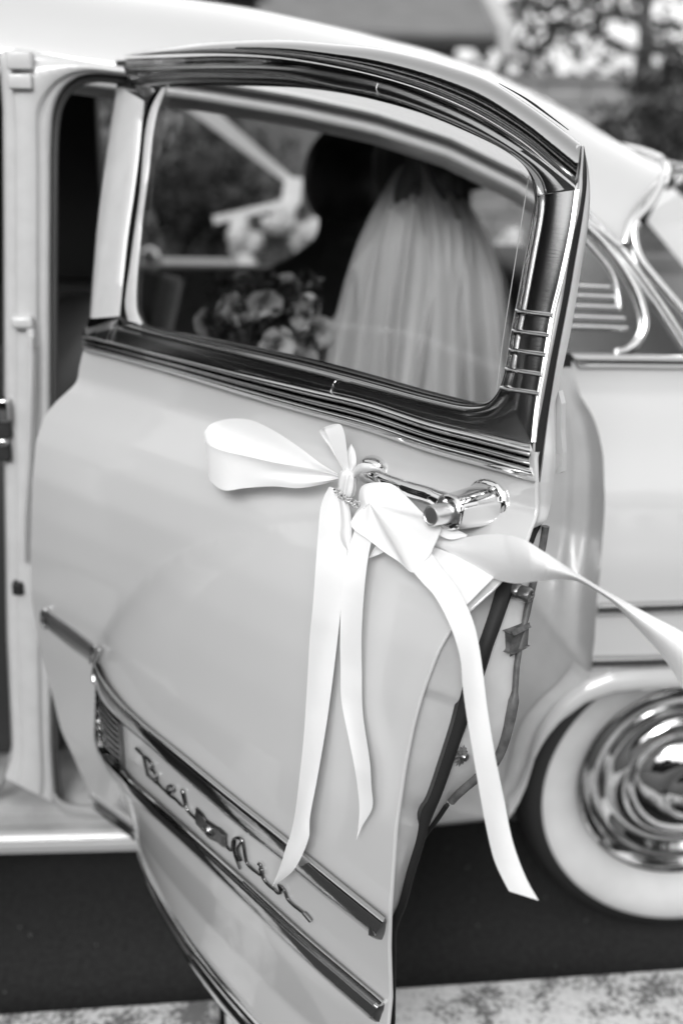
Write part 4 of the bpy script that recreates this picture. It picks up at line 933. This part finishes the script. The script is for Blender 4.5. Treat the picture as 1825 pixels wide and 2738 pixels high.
# big left loop (runs out behind, turns, comes back in front)
lt = [(700, 324), (620, 276), (520, 200), (400, 122), (300, 76), (210, 68), (130, 85), (90, 118), (80, 150), (98, 188), (180, 222), (270, 242), (400, 272), (520, 292), (640, 314), (705, 335)]
lb2 = [(702, 340), (622, 350), (515, 372), (400, 372), (300, 372), (215, 372), (150, 360), (104, 330), (97, 330), (108, 358), (170, 402), (270, 392), (400, 384), (520, 392), (640, 372), (706, 352)]
lo_ = [.045, .040, .036, .036, .036, .036, .036, .044, .058, .074, .086, .088, .084, .074, .064, .056]
lo2 = [.046, .036, .030, .026, .024, .024, .030, .040, .046, .050, .054, .056, .058, .058, .056, .055]
a = spline([(x, y, o * 6000) for (x, y), o in zip(cb(lt), lo_)], 120); b = spline([(x, y, o * 6000) for (x, y), o in zip(cb(lb2), lo2)], 120)
P = []
for i in range(120):
    row = []
    tt = i / 119
    for k in np.linspace(0, 1, 17):
        q = a[i] + (b[i] - a[i]) * k
        fold = .004 * math.sin(k * math.pi * 3 + 1) * max(0, tt - .72) / .28 + .003 * math.sin(k * math.pi * 2) * max(0, .3 - tt) / .3
        row.append(dw(q[0], q[1], q[2] / 6000 + fold))
    P.append(row)
grid('left_loop', np.array(P), M_SATIN, bow)
# small upright loop
P = []
ul = cb([(742, 340), (700, 262), (660, 195), (628, 150), (616, 126), (640, 108), (690, 93), (716, 98), (733, 140), (742, 200), (750, 270), (756, 330)])
ur = cb([(750, 336), (720, 280), (690, 215), (668, 170), (652, 128), (644, 122), (636, 122), (640, 122), (668, 180), (692, 240), (722, 295), (745, 338)])
uo = [.05, .042, .036, .032, .032, .036, .044, .050, .056, .060, .060, .056]
a = spline([(x, y, o * 6000) for (x, y), o in zip(ul, uo)], 70); b = spline([(x, y, o * 6000) for (x, y), o in zip(ur, uo)], 70)
grid('upright_loop', np.array([[dw(*(a[i] + (b[i] - a[i]) * k)[:2], (a[i] + (b[i] - a[i]) * k)[2] / 6000) for k in np.linspace(0, 1, 7)] for i in range(70)]), M_SATIN, bow)
ribbon('folded_end', cb([(765, 184), (748, 215), (744, 260), (752, 325)]), cb([(766, 186), (782, 222), (787, 280), (768, 328)]), [.05, .054, .056, .056], 24, 5, .004)
# right-hand knot loop
kl = cb([(762, 338), (778, 300), (800, 280), (832, 275), (880, 288), (928, 318)]); kr = cb([(775, 350), (790, 335), (812, 322), (840, 316), (880, 312), (915, 330)])
ribbon('knot_loop', kl, kr, [.058, .066, .07, .07, .064, .05], 40, 7, .005)
# knot
kc = dw(*cb([(745, 372)])[0], .058)
th_ = np.linspace(0, 2 * math.pi, 30, endpoint=False); P = []
for u in np.linspace(-1, 1, 15):
    r = math.sqrt(max(0, 1 - u * u)) ** .7
    P.append([kc + np.array([0, 0, 1]) * u * .017 + (DU * math.cos(t) * .0125 + DN * math.sin(t) * .010) * (r * (.82 + .18 * u * u + .16 * math.sin(7 * t + u * 2) + .06 * math.sin(13 * t))) for t in th_])
grid('knot', np.array(P), M_SATIN, bow, close=True)
# crumpled centre fold
apex = (850, 465)
bd = [(800, 480), (800, 420), (812, 385), (850, 368), (935, 368), (985, 395), (1040, 450), (1110, 520), (1180, 565), (1172, 610), (1150, 660), (1130, 702), (1090, 745), (1050, 786), (985, 735), (920, 692), (840, 630), (772, 580), (763, 552), (780, 515)]
bo = [.062, .066, .068, .066, .062, .055, .052, .056, .064, .070, .066, .060, .056, .054, .054, .056, .060, .066, .070, .066]
bd2 = np.vstack([spline([(x, y, o * 6000) for (x, y), o in zip(cb(bd + bd[:1]), bo + bo[:1])], 121)[:-1]])
ap = np.array([*cb([apex])[0], .072 * 6000]); P = []
for k in np.linspace(0, 1, 16):
    row = []
    for i in range(120):
        q = ap + (bd2[i] - ap) * k; ang = i / 120 * 2 * math.pi
        ridge = (.006 * math.sin(ang * 2 + .6) + .003 * math.sin(ang * 5 + 1)) * math.sin(math.pi * min(k * 1.0, 1)) ** .8
        row.append(dw(q[0], q[1], q[2] / 6000 + ridge))
    P.append(row)
grid('centre_fold', np.array(P), M_SATIN, bow, close=True)
def c8(p): return p
# tails
T1L = cb([(662, 385), (640, 425), (622, 480), (610, 600), (598, 760), (586, 930)]) + [(828, 1700), (820, 1840), (811, 1976), (800, 2080), (788, 2176), (778, 2225), (765, 2263), (748, 2318), (728, 2369)]
T1R = cb([(690, 395), (720, 440), (742, 490), (755, 600), (735, 760), (718, 930)]) + [(903, 1700), (886, 1840), (869, 1958), (848, 2080), (828, 2188), (827, 2215), (826, 2237), (785, 2326), (729, 2370)]
ribbon('long_tail', T1L, T1R, [.058, .050, .040, .032, .026, .024, .024, .026, .028, .030, .032, .032], 90, 9, .0015, wav=.0012)
T1bL = cb([(700, 420), (712, 480), (716, 560), (712, 610), (722, 650), (745, 685)]); T1bR = cb([(715, 405), (752, 470), (765, 560), (766, 620), (764, 670), (755, 692)])
ribbon('inner_tail_fold', T1bL, T1bR, [.062, .058, .054, .050, .046, .040], 30, 7, .006)
T2L = cb([(790, 560), (775, 600), (745, 700), (722, 850)]) + [(909, 1700), (910, 1790), (912, 1872), (932, 1976), (945, 2040), (955, 2102), (960, 2171), (952, 2245)]
T2R = cb([(870, 600), (858, 640), (842, 720), (826, 850)]) + [(966, 1700), (967, 1800), (969, 1901), (989, 2044), (992, 2100), (995, 2159), (966, 2212), (953, 2246)]
ribbon('middle_tail', T2L, T2R, [.056, .048, .036, .026, .020, .018, .020, .024, .020, .016], 80, 7, -.0012, wav=.001)
T3L = [(1096, 1520), (1130, 1560), (1158, 1590), (1199, 1665), (1229, 1757), (1236, 1835), (1246, 1910), (1263, 2012), (1280, 2111), (1296, 2199), (1320, 2299), (1343, 2351), (1360, 2383)]
T3R = [(1146, 1470), (1180, 1520), (1212, 1560), (1246, 1618), (1270, 1682), (1287, 1774), (1295, 1840), (1304, 1910), (1321, 2012), (1345, 2131), (1372, 2258), (1407, 2351), (1439, 2408)]
ribbon('right_tail', T3L, T3R, [.054, .045, .036, .028, .020, .016, .014, .014, .016, .02, .024, .03], 90, 7, .0012, wav=.001)
T4U = [(1165, 1430), (1200, 1436), (1238, 1437), (1291, 1429), (1343, 1429), (1395, 1441), (1454, 1476), (1503, 1508), (1553, 1540), (1611, 1575), (1727, 1639), (1825, 1691), (1900, 1740)]
T4L = [(1151, 1470), (1200, 1494), (1261, 1522), (1331, 1551), (1378, 1560), (1436, 1554), (1500, 1550), (1545, 1556), (1590, 1580), (1640, 1615), (1690, 1668), (1768, 1754), (1830, 1850)]
T4U, T4L = paired(T4U, T4L, [((1343, 1429), (1378, 1560)), ((1454, 1476), (1445, 1553)), ((1520, 1520), (1520, 1551)), ((1600, 1568), (1605, 1590)), ((1727, 1639), (1705, 1684))], 132)
ribbon('blown_tail', T4U, T4L, [.065, .075, .088, .098, .100, .092, .078, .064, .052, .044, .038, .034], 110, 11, .012, babs=True, smooth='given')
# loop end showing behind the blown tail, small flaps
ribbon('back_loop', [(1120, 1452), (1180, 1470), (1250, 1500), (1322, 1541)], [(1150, 1500), (1185, 1545), (1210, 1575), (1247, 1617)], [.03, .026, .022, .018], 40, 9, .006)
ribbon('small_flap', [(1172, 1388), (1205, 1408), (1249, 1430)], [(1172, 1430), (1200, 1442), (1245, 1436)], [.05, .046, .042], 20, 5, .003)
ribbon('small_flap', [(1020, 1446), (1000, 1465), (985, 1492)], [(1036, 1462), (1028, 1474), (987, 1493)], [.035, .03, .025], 14, 5, .002)
# brooch: twisted wire with cut stones
M_STONE = mat('cut_crystal', .75, .05, .6)
Ps = []; r = random.Random(3)
bpth = spline(cb([(684, 398), (708, 418), (735, 438), (765, 455), (800, 470)]), 40)
Ps.append(tube_P([dw(x, y, .066) for x, y in bpth], .0013, 6)); Ps.append(tube_P([dw(x + 3 * math.sin(i * .8), y + 4 * math.cos(i * .8), .067) for i, (x, y) in enumerate(bpth)], .0009, 6))
join_grids('brooch_wire', Ps, M_CHROME, bow)
bm = bmesh.new()
for i in range(34):
    x, y = bpth[r.randint(2, 39)]; c = dw(x + r.uniform(-7, 7), y + r.uniform(-7, 9), .068 + r.uniform(0, .003))
    bmesh.ops.create_icosphere(bm, subdivisions=1, radius=r.uniform(.0011, .0024), matrix=Matrix.Translation(Vector(c)))
me = bpy.data.meshes.new('brooch_stones'); bm.to_mesh(me); bm.free(); link('brooch_stones', me, M_STONE, bow, smooth=False)

# ================================================================== BRIDE inside the car
def vY(x, y, Y): return onY(x * W / 1568, y * W / 1568, Y)
M_SKIN = mat('skin', .40, .5); M_HAIR = mat('dark_hair', .02, .4, bump=(90, .8, .004, (1, 1, .15))); M_DRESS = mat('white_dress', .75, .7, bump=(40, .3, .01))
bh = vY(962, 395, .62)                 # head
hipz = .74
bride = thing('person', 'person in white dress and long pleated veil seated in the car, back to camera', 'person', (bh[0] - .02, .62, .66))
def skin_body(name, verts, edges, radii, mt, par, root=0):
    me = bpy.data.meshes.new(name); me.from_pydata([tuple(map(float, v)) for v in verts], edges, []); o = bpy.data.objects.new(name, me); COL.objects.link(o)
    sm = o.modifiers.new('skin', 'SKIN'); sm.use_smooth_shade = True
    for i, r_ in enumerate(radii): me.skin_vertices[0].data[i].radius = (r_ if isinstance(r_, tuple) else (r_, r_))
    me.skin_vertices[0].data[root].use_root = True
    ss_ = o.modifiers.new('sub', 'SUBSURF'); ss_.levels = 2; ss_.render_levels = 2
    me.materials.append(mt)
    if par: o.parent = par; o.matrix_parent_inverse = Matrix.Translation(-Vector(par.location))
    return o
hx, hy, hz2 = bh
bv = [(hx, hy + .02, hipz), (hx, hy, .90), (hx, hy - .01, 1.04), (hx, hy - .005, hz2 - .14), (hx, hy + .015, hz2 - .06), (hx, hy + .02, hz2 + .03), (hx, hy + .03, hz2 + .09),
      (hx - .16, hy + .0, 1.06), (hx - .24, hy + .02, .86), (hx - .30, hy + .0, .80), (hx - .40, hy - .06, .84), (hx - .44, hy - .08, .86),
      (hx + .16, hy, 1.06), (hx + .22, hy + .04, .86), (hx + .12, hy + .22, .78), (hx + .02, hy + .30, .78),
      (hx - .09, hy + .04, hipz), (hx - .12, hy + .42, hipz), (hx - .13, hy + .44, .34), (hx - .13, hy + .54, .29),
      (hx + .09, hy + .04, hipz), (hx + .11, hy + .42, hipz), (hx + .11, hy + .45, .34), (hx + .11, hy + .55, .29)]
be = [(0, 1), (1, 2), (2, 3), (3, 4), (4, 5), (5, 6), (2, 7), (7, 8), (8, 9), (9, 10), (10, 11), (2, 12), (12, 13), (13, 14), (14, 15), (0, 16), (16, 17), (17, 18), (18, 19), (0, 20), (20, 21), (21, 22), (22, 23)]
brd = [(.15, .12), (.12, .10), (.13, .10), .05, .055, (.078, .095), (.06, .075), .055, .045, .040, .032, .022, .055, .045, .038, .022, .09, .075, .05, .04, .09, .075, .05, .04]
skin_body('body', bv, be, brd, M_SKIN, bride)
# dress: bodice and skirt
def ring(c, rx_, ry_, n=40, w=0, k=9, ph=0): return [np.array(c) + [rx_ * math.cos(t) * (1 + w * math.sin(k * t + ph)), ry_ * math.sin(t) * (1 + w * math.sin(k * t + ph)), 0] for t in np.linspace(0, 2 * math.pi, n, endpoint=False)]
P = [ring((hx, hy, 1.11), .15, .10), ring((hx, hy, 1.02), .165, .125), ring((hx, hy, .92), .135, .115), ring((hx, hy + .01, .84), .14, .12), ring((hx, hy + .05, .76), .21, .2, w=.03), ring((hx, hy + .12, .70), .26, .3, w=.05),
     ring((hx, hy + .26, .6), .30, .38, w=.06), ring((hx, hy + .34, .42), .33, .36, w=.07), ring((hx, hy + .36, .29), .35, .36, w=.08)]
grid('dress', np.array(P), M_DRESS, bride, close=True)
# hair: head shell with a low chignon, strands as ridges
P = []
for i, u in enumerate(np.linspace(0, math.pi, 26)):
    row = []
    for t in np.linspace(0, 2 * math.pi, 48, endpoint=False):
        rr2 = 1 + .025 * math.sin(16 * t + 2 * u)
        back = .012 * max(0, -math.sin(t)) * max(0, -math.cos(u))
        row.append((hx + .092 * math.sin(u) * math.cos(t) * rr2, hy + .012 + (.112 * math.sin(u) * math.sin(t)) * rr2 - back * 3, hz2 + .02 + .118 * math.cos(u)))
    P.append(row)
grid('hair', np.array(P), M_HAIR, bride, close=True)
bun = np.array([hx, hy - .10, hz2 - .06]); P = [[bun + np.array([math.sin(u) * math.cos(t) * .05, math.sin(u) * math.sin(t) * .04, math.cos(u) * .045]) * (1 + .06 * math.sin(6 * t + 5 * u)) for t in np.linspace(0, 6.2832, 32, endpoint=False)] for u in np.linspace(0, math.pi, 18)]
grid('chignon', np.array(P), M_HAIR, bride, close=True)
# veil: three gathered layers of tulle
def veil_mat(op=.26):
    m = bpy.data.materials.new('tulle'); m.use_nodes = True; N = m.node_tree; N.nodes.remove(N.nodes['Principled BSDF'])
    d = N.nodes.new('ShaderNodeBsdfDiffuse'); d.inputs[0].default_value = (.92, .92, .92, 1)
    tl = N.nodes.new('ShaderNodeBsdfTranslucent'); tl.inputs[0].default_value = (.8, .8, .8, 1)
    tp = N.nodes.new('ShaderNodeBsdfTransparent')
    m1 = N.nodes.new('ShaderNodeMixShader'); m1.inputs[0].default_value = .35; m2 = N.nodes.new('ShaderNodeMixShader'); m2.inputs[0].default_value = op
    N.links.new(d.outputs[0], m1.inputs[1]); N.links.new(tl.outputs[0], m1.inputs[2]); N.links.new(tp.outputs[0], m2.inputs[1]); N.links.new(m1.outputs[0], m2.inputs[2])
    N.links.new(m2.outputs[0], N.nodes['Material Output'].inputs['Surface']); return m
M_TULLE = veil_mat(.26); M_TULLE2 = veil_mat(.62)
for L in range(4):
    n, m_ = 44, 170; P = []; ph = rng.uniform(0, 6, 4)
    ln = (950, 940, 930, 925)[L]; jl, jr = rng.uniform(-16, 16, 2)
    for i in range(n):
        t = i / (n - 1); ys_ = [350, 372, 400, 450, 500, 560, 640, 760, 880, 960]
        row = []
        for j in range(m_):
            u = j / (m_ - 1)
            y0_ = (350, 450, 480, 520)[L] + (0 if L == 0 else 55 * math.sin(u * 11 + ph[2]) + 35 * math.sin(u * 23 + ph[3]))
            y = y0_ + (ln - y0_) * t
            xl = np.interp(y, ys_, [948, 922, 902, 872, 846, 820, 796, 768, 748, 740]) + jl * t
            xr_ = np.interp(y, ys_, [972, 1000, 1026, 1064, 1098, 1128, 1152, 1170, 1182, 1188]) + jr * t
            if L == 3: xl += 70 * t; xr_ -= 110 * t
            wv = math.sin(u * 30 + ph[0] + 2.2 * math.sin(u * 4 + ph[1])) * .6 + math.sin(u * 57 + ph[2] + t * 2) * .4
            x = xl + (xr_ - xl) * (u + .022 * math.sin(u * 26 + ph[3] + .8 * t) * min(1, t * 2.5))
            Y = hy - .14 - .018 * L - .09 * t * (1 - .3 * t) + (.004 + .030 * t) * wv + .13 * (2 * u - 1) ** 2 * (.4 + .6 * t)
            row.append(vY(x, y, Y))
        P.append(row)
    grid('veil', np.array(P), M_TULLE if L == 0 else M_TULLE2, bride)
# long dark hair falling down the back under the tulle
for (xa, xb, ye, ph) in ((930, 975, 640, 0), (965, 1015, 690, 2), (1005, 1062, 665, 4), (1048, 1078, 655, 5)):
    P = []
    for i in range(24):
        t = i / 23; y = 360 + (ye - 360) * t; w_ = (1 - .55 * t ** 3)
        cx_ = (xa + xb) / 2 + (t - .3) * .25 * ((xa + xb) / 2 - 985)
        P.append([vY(cx_ + (xb - xa) / 2 * w_ * math.cos(a_), y, hy - .075 - .035 * t + .022 * math.sin(a_) * w_ + .003 * math.sin(9 * a_ + ph + 6 * t)) for a_ in np.linspace(0, 6.2832, 20, endpoint=False)])
    grid('hair_lock', np.array(P), M_HAIR, bride, close=True, caps=True)

# ================================================================== BOUQUET
def petal_rose(r, seed):
    """a rose head about the origin, opening towards -Y: rings of cupped petals"""
    rg = random.Random(seed); vs, fs = [], []
    for ringi, (n, rad, tilt, sz) in enumerate(((3, .12, .15, .45), (5, .30, .45, .62), (6, .52, .8, .75), (7, .72, 1.15, .85))):
        for k in range(n):
            an = k / n * 6.2832 + ringi * .7 + rg.uniform(-.15, .15); b = len(vs)
            e_r = np.array([math.cos(an), 0, math.sin(an)]); e_t = np.array([-math.sin(an), 0, math.cos(an)]); ey_ = np.array([0, -1.0, 0])
            for i in range(4):
                h_ = i / 3
                for j in range(5):
                    w_ = (j / 4 - .5) * 2; wd_ = sz * (.35 + .65 * math.sin(math.pi * (.25 + .55 * h_)))
                    out = rad * (.45 + .55 * h_) + math.sin(tilt) * h_ * sz * .5 - .16 * sz * w_ * w_
                    vs.append(r * (e_r * out + e_t * w_ * wd_ * .62 + ey_ * (math.cos(tilt) * h_ * sz * .9 - ringi * .06)))
            for i in range(3):
                for j in range(4): fs.append((b + i * 5 + j, b + i * 5 + j + 1, b + i * 5 + 6 + j, b + i * 5 + 5 + j))
    return vs, fs
M_ROSE = mat('pale_rose', .62, .6); M_ROSE2 = mat('blush_rose', .32, .6)
bq = thing('bouquet', 'loose bouquet of pale roses and dark leaves held low beside the veil', 'bouquet', tuple(vY(610, 860, .50)))
bc = vY(620, 770, .50)
for i, (x, y, r, dY, mt) in enumerate(((605, 700, .036, -.02, M_ROSE), (540, 708, .032, 0, M_ROSE), (700, 715, .034, .0, M_ROSE), (728, 762, .038, -.01, M_ROSE), (635, 800, .040, -.03, M_ROSE), (585, 785, .030, 0, M_ROSE2),
                                     (560, 645, .022, .03, M_ROSE2), (660, 660, .026, .04, M_ROSE2), (480, 742, .028, .02, M_ROSE2), (690, 830, .034, -.02, M_ROSE2), (585, 850, .034, -.02, M_ROSE), (520, 790, .026, .01, M_ROSE2))):
    vs, fs = petal_rose(r, i); c = vY(x, y, .50 + dY); R_ = Matrix.Rotation(random.uniform(-.5, .5), 3, 'X') @ Matrix.Rotation(random.uniform(-.5, .5), 3, 'Z')
    mesh('rose', [np.array(R_ @ Vector(v)) + c for v in vs], fs, mt, bq)
lp = np.clip(rng.normal(size=(520, 3)), -1.6, 1.6) * [.065, .03, .06] + np.array(bc) + [-.015, .01, .01]; link('foliage', leaves_mesh('foliage', lp, .022, M_LEAFD, 5), M_LEAFD, bq, smooth=False)
join_grids('stem', [tube_P(spline([bc + [random.uniform(-.05, .05), 0, -.02], bc + [random.uniform(-.02, .02), .06, -.15], bc + [random.uniform(-.02, .02), .10, -.26]], 8), .003, 5) for _ in range(9)], M_LEAFD, bq)

# ---- the far-side door, standing open, and blossom beyond it
def bar(name, p, q, w0, w1, Y0, Y1, m):
    (x0, y0), (x1, y1) = p, q; d = np.array([x1 - x0, y1 - y0], float); d /= np.linalg.norm(d); nn = np.array([-d[1], d[0]])
    A = [vY(x0 + nn[0] * w0 * s, y0 + nn[1] * w0 * s, Y0) for s in (-1, 1)]; B = [vY(x1 + nn[0] * w1 * s, y1 + nn[1] * w1 * s, Y1) for s in (-1, 1)]
    v_ = A + B; v_ = v_ + [k + np.array([0, .03, 0]) for k in v_]
    return mesh(name, v_, [(0, 1, 3, 2), (4, 6, 7, 5), (0, 2, 6, 4), (1, 5, 7, 3), (0, 4, 5, 1), (2, 3, 7, 6)], m, car, smooth=False)
bar('far_door_frame', (395, 195), (665, 415), 24, 9, 2.4, 2.7, M_WHITE); bar('far_door_frame', (675, 408), (668, 468), 20, 22, 2.65, 2.65, M_WHITE)
bar('far_door_sill', (490, 507), (680, 462), 9, 8, 2.55, 2.65, M_WHITE); bar('far_door_sill', (320, 604), (548, 608), 10, 10, 2.5, 2.6, M_WHITE)
mp_ = vY(345, 588, 2.5); revolve('far_mirror', [(0, .03), (.02, .028), (.032, .015), (.034, 0), (.026, -.012), (0, -.016)], mp_, (0, -1, .2), M_CHROME, car, 24)

# ---- white blossom across the road; left shrub added in place of bright daylight patches
M_BLOS = leaf_mat('white_petal', .8, .3)
def blossom(label, clumps, Y, n, seed):
    c0_ = np.mean([vY(x, y, Y) for x, y, a, b in clumps], 0); t = thing('flowering_shrub', label, 'shrub', (c0_[0], Y, 0), 'white blossom beyond the car')
    k = Y + 1.75; pts = []; r_ = np.random.default_rng(seed)
    for x, y, a, b in clumps:
        c = vY(x, y, Y); q_ = r_.normal(size=(n, 3)); q_ /= np.linalg.norm(q_, axis=1)[:, None]; q_ *= r_.uniform(0, 1, (n, 1)) ** .35
        lumps = r_.normal(size=(7, 3)) * .45; q_ = q_ * .42 + lumps[r_.integers(0, 7, n)]; pts.append(c + q_ * np.array([a / 2613 * k, .12, b / 2613 * k]))
    link('blossom', leaves_mesh('blossom', np.concatenate(pts), .04, M_BLOS, seed), M_BLOS, t, smooth=False)
    Ps = []
    for x, y, a, b in clumps:
        c = vY(x, y, Y); Ps.append(tube_P(spline([(c0_[0], Y, -.03), ((c0_[0] + c[0]) / 2, Y + .05, c[2] * .5), c], 10), np.linspace(.018, .006, 10), 6))
    join_grids('stem', Ps, M_BARK, t)
blossom('added white blossom standing in for daylight patches in the left half of the door glass', [(558, 560, 38, 52), (650, 505, 34, 24), (705, 535, 30, 22)], 3.6, 900, 71)
blossom('white blossom shrub seen past the veil through the far rear window', [(1165, 570, 26, 40), (1195, 640, 26, 30)], 3.3, 260, 72)
blossom('white blossom shrub seen through the wrap-round rear window', [(1530, 640, 40, 50), (1585, 700, 40, 40)], 3.4, 600, 73)

# ---- companion in dark clothes on the far side of the cabin
M_SUIT = mat('dark_suit', .018, .9)
gh = vY(786, 428, 1.15); gx, gy, gz = gh
man = thing('person', 'person in dark clothes seated beyond the veil, a dim silhouette inside the car', 'person', (gx, gy, .66))
gv = [(gx, gy, .72), (gx, gy, .90), (gx, gy, 1.06), (gx, gy, gz - .13), (gx, gy, gz - .06), (gx, gy, gz + .02), (gx, gy, gz + .08),
      (gx - .18, gy, 1.08), (gx - .24, gy - .04, .86), (gx - .16, gy - .2, .80), (gx - .08, gy - .26, .80), (gx + .18, gy, 1.08), (gx + .24, gy - .02, .86), (gx + .14, gy - .18, .80), (gx + .06, gy - .24, .80),
      (gx - .10, gy, .72), (gx - .34, gy - .05, .73), (gx - .42, gy - .05, .36), (gx - .50, gy - .05, .30), (gx + .02, gy + .12, .72), (gx - .30, gy + .14, .73), (gx - .40, gy + .14, .36), (gx - .48, gy + .14, .30)]
ge_ = [(0, 1), (1, 2), (2, 3), (3, 4), (4, 5), (5, 6), (2, 7), (7, 8), (8, 9), (9, 10), (2, 11), (11, 12), (12, 13), (13, 14), (0, 15), (15, 16), (16, 17), (17, 18), (0, 19), (19, 20), (20, 21), (21, 22)]
gr_ = [(.16, .13), (.15, .12), (.17, .12), .06, .06, (.085, .10), (.065, .08), .07, .055, .045, .03, .07, .055, .045, .03, .10, .08, .055, .045, .10, .08, .055, .045]
skin_body('body', gv, ge_, gr_, M_SUIT, man)
P = [[(gx + .097 * math.sin(u) * math.cos(t) * (1 + .02 * math.sin(14 * t)), gy + .115 * math.sin(u) * math.sin(t), gz + .02 + .122 * math.cos(u)) for t in np.linspace(0, 6.2832, 40, endpoint=False)] for u in np.linspace(0, math.pi * .78, 22)]
grid('hair', np.array(P), M_HAIR, man, close=True)
# ---- grit on the road
bm = bmesh.new(); r = random.Random(11)
for i in range(70):
    x, y = r.uniform(-.9, 1.2), r.uniform(-.17, .5)
    bmesh.ops.create_icosphere(bm, subdivisions=1, radius=r.uniform(.001, .0032), matrix=Matrix.Translation((x, y, .002)) @ Matrix.Diagonal((1, r.uniform(.6, 1.3), .6, 1)))
me = bpy.data.meshes.new('grit'); bm.to_mesh(me); bm.free()
g_ = link('grit', me, mat('stone_grit', .13, .9), smooth=False, kind='stuff'); g_['label'] = 'scattered pale grit on the dark road by the kerb'; g_['category'] = 'grit'
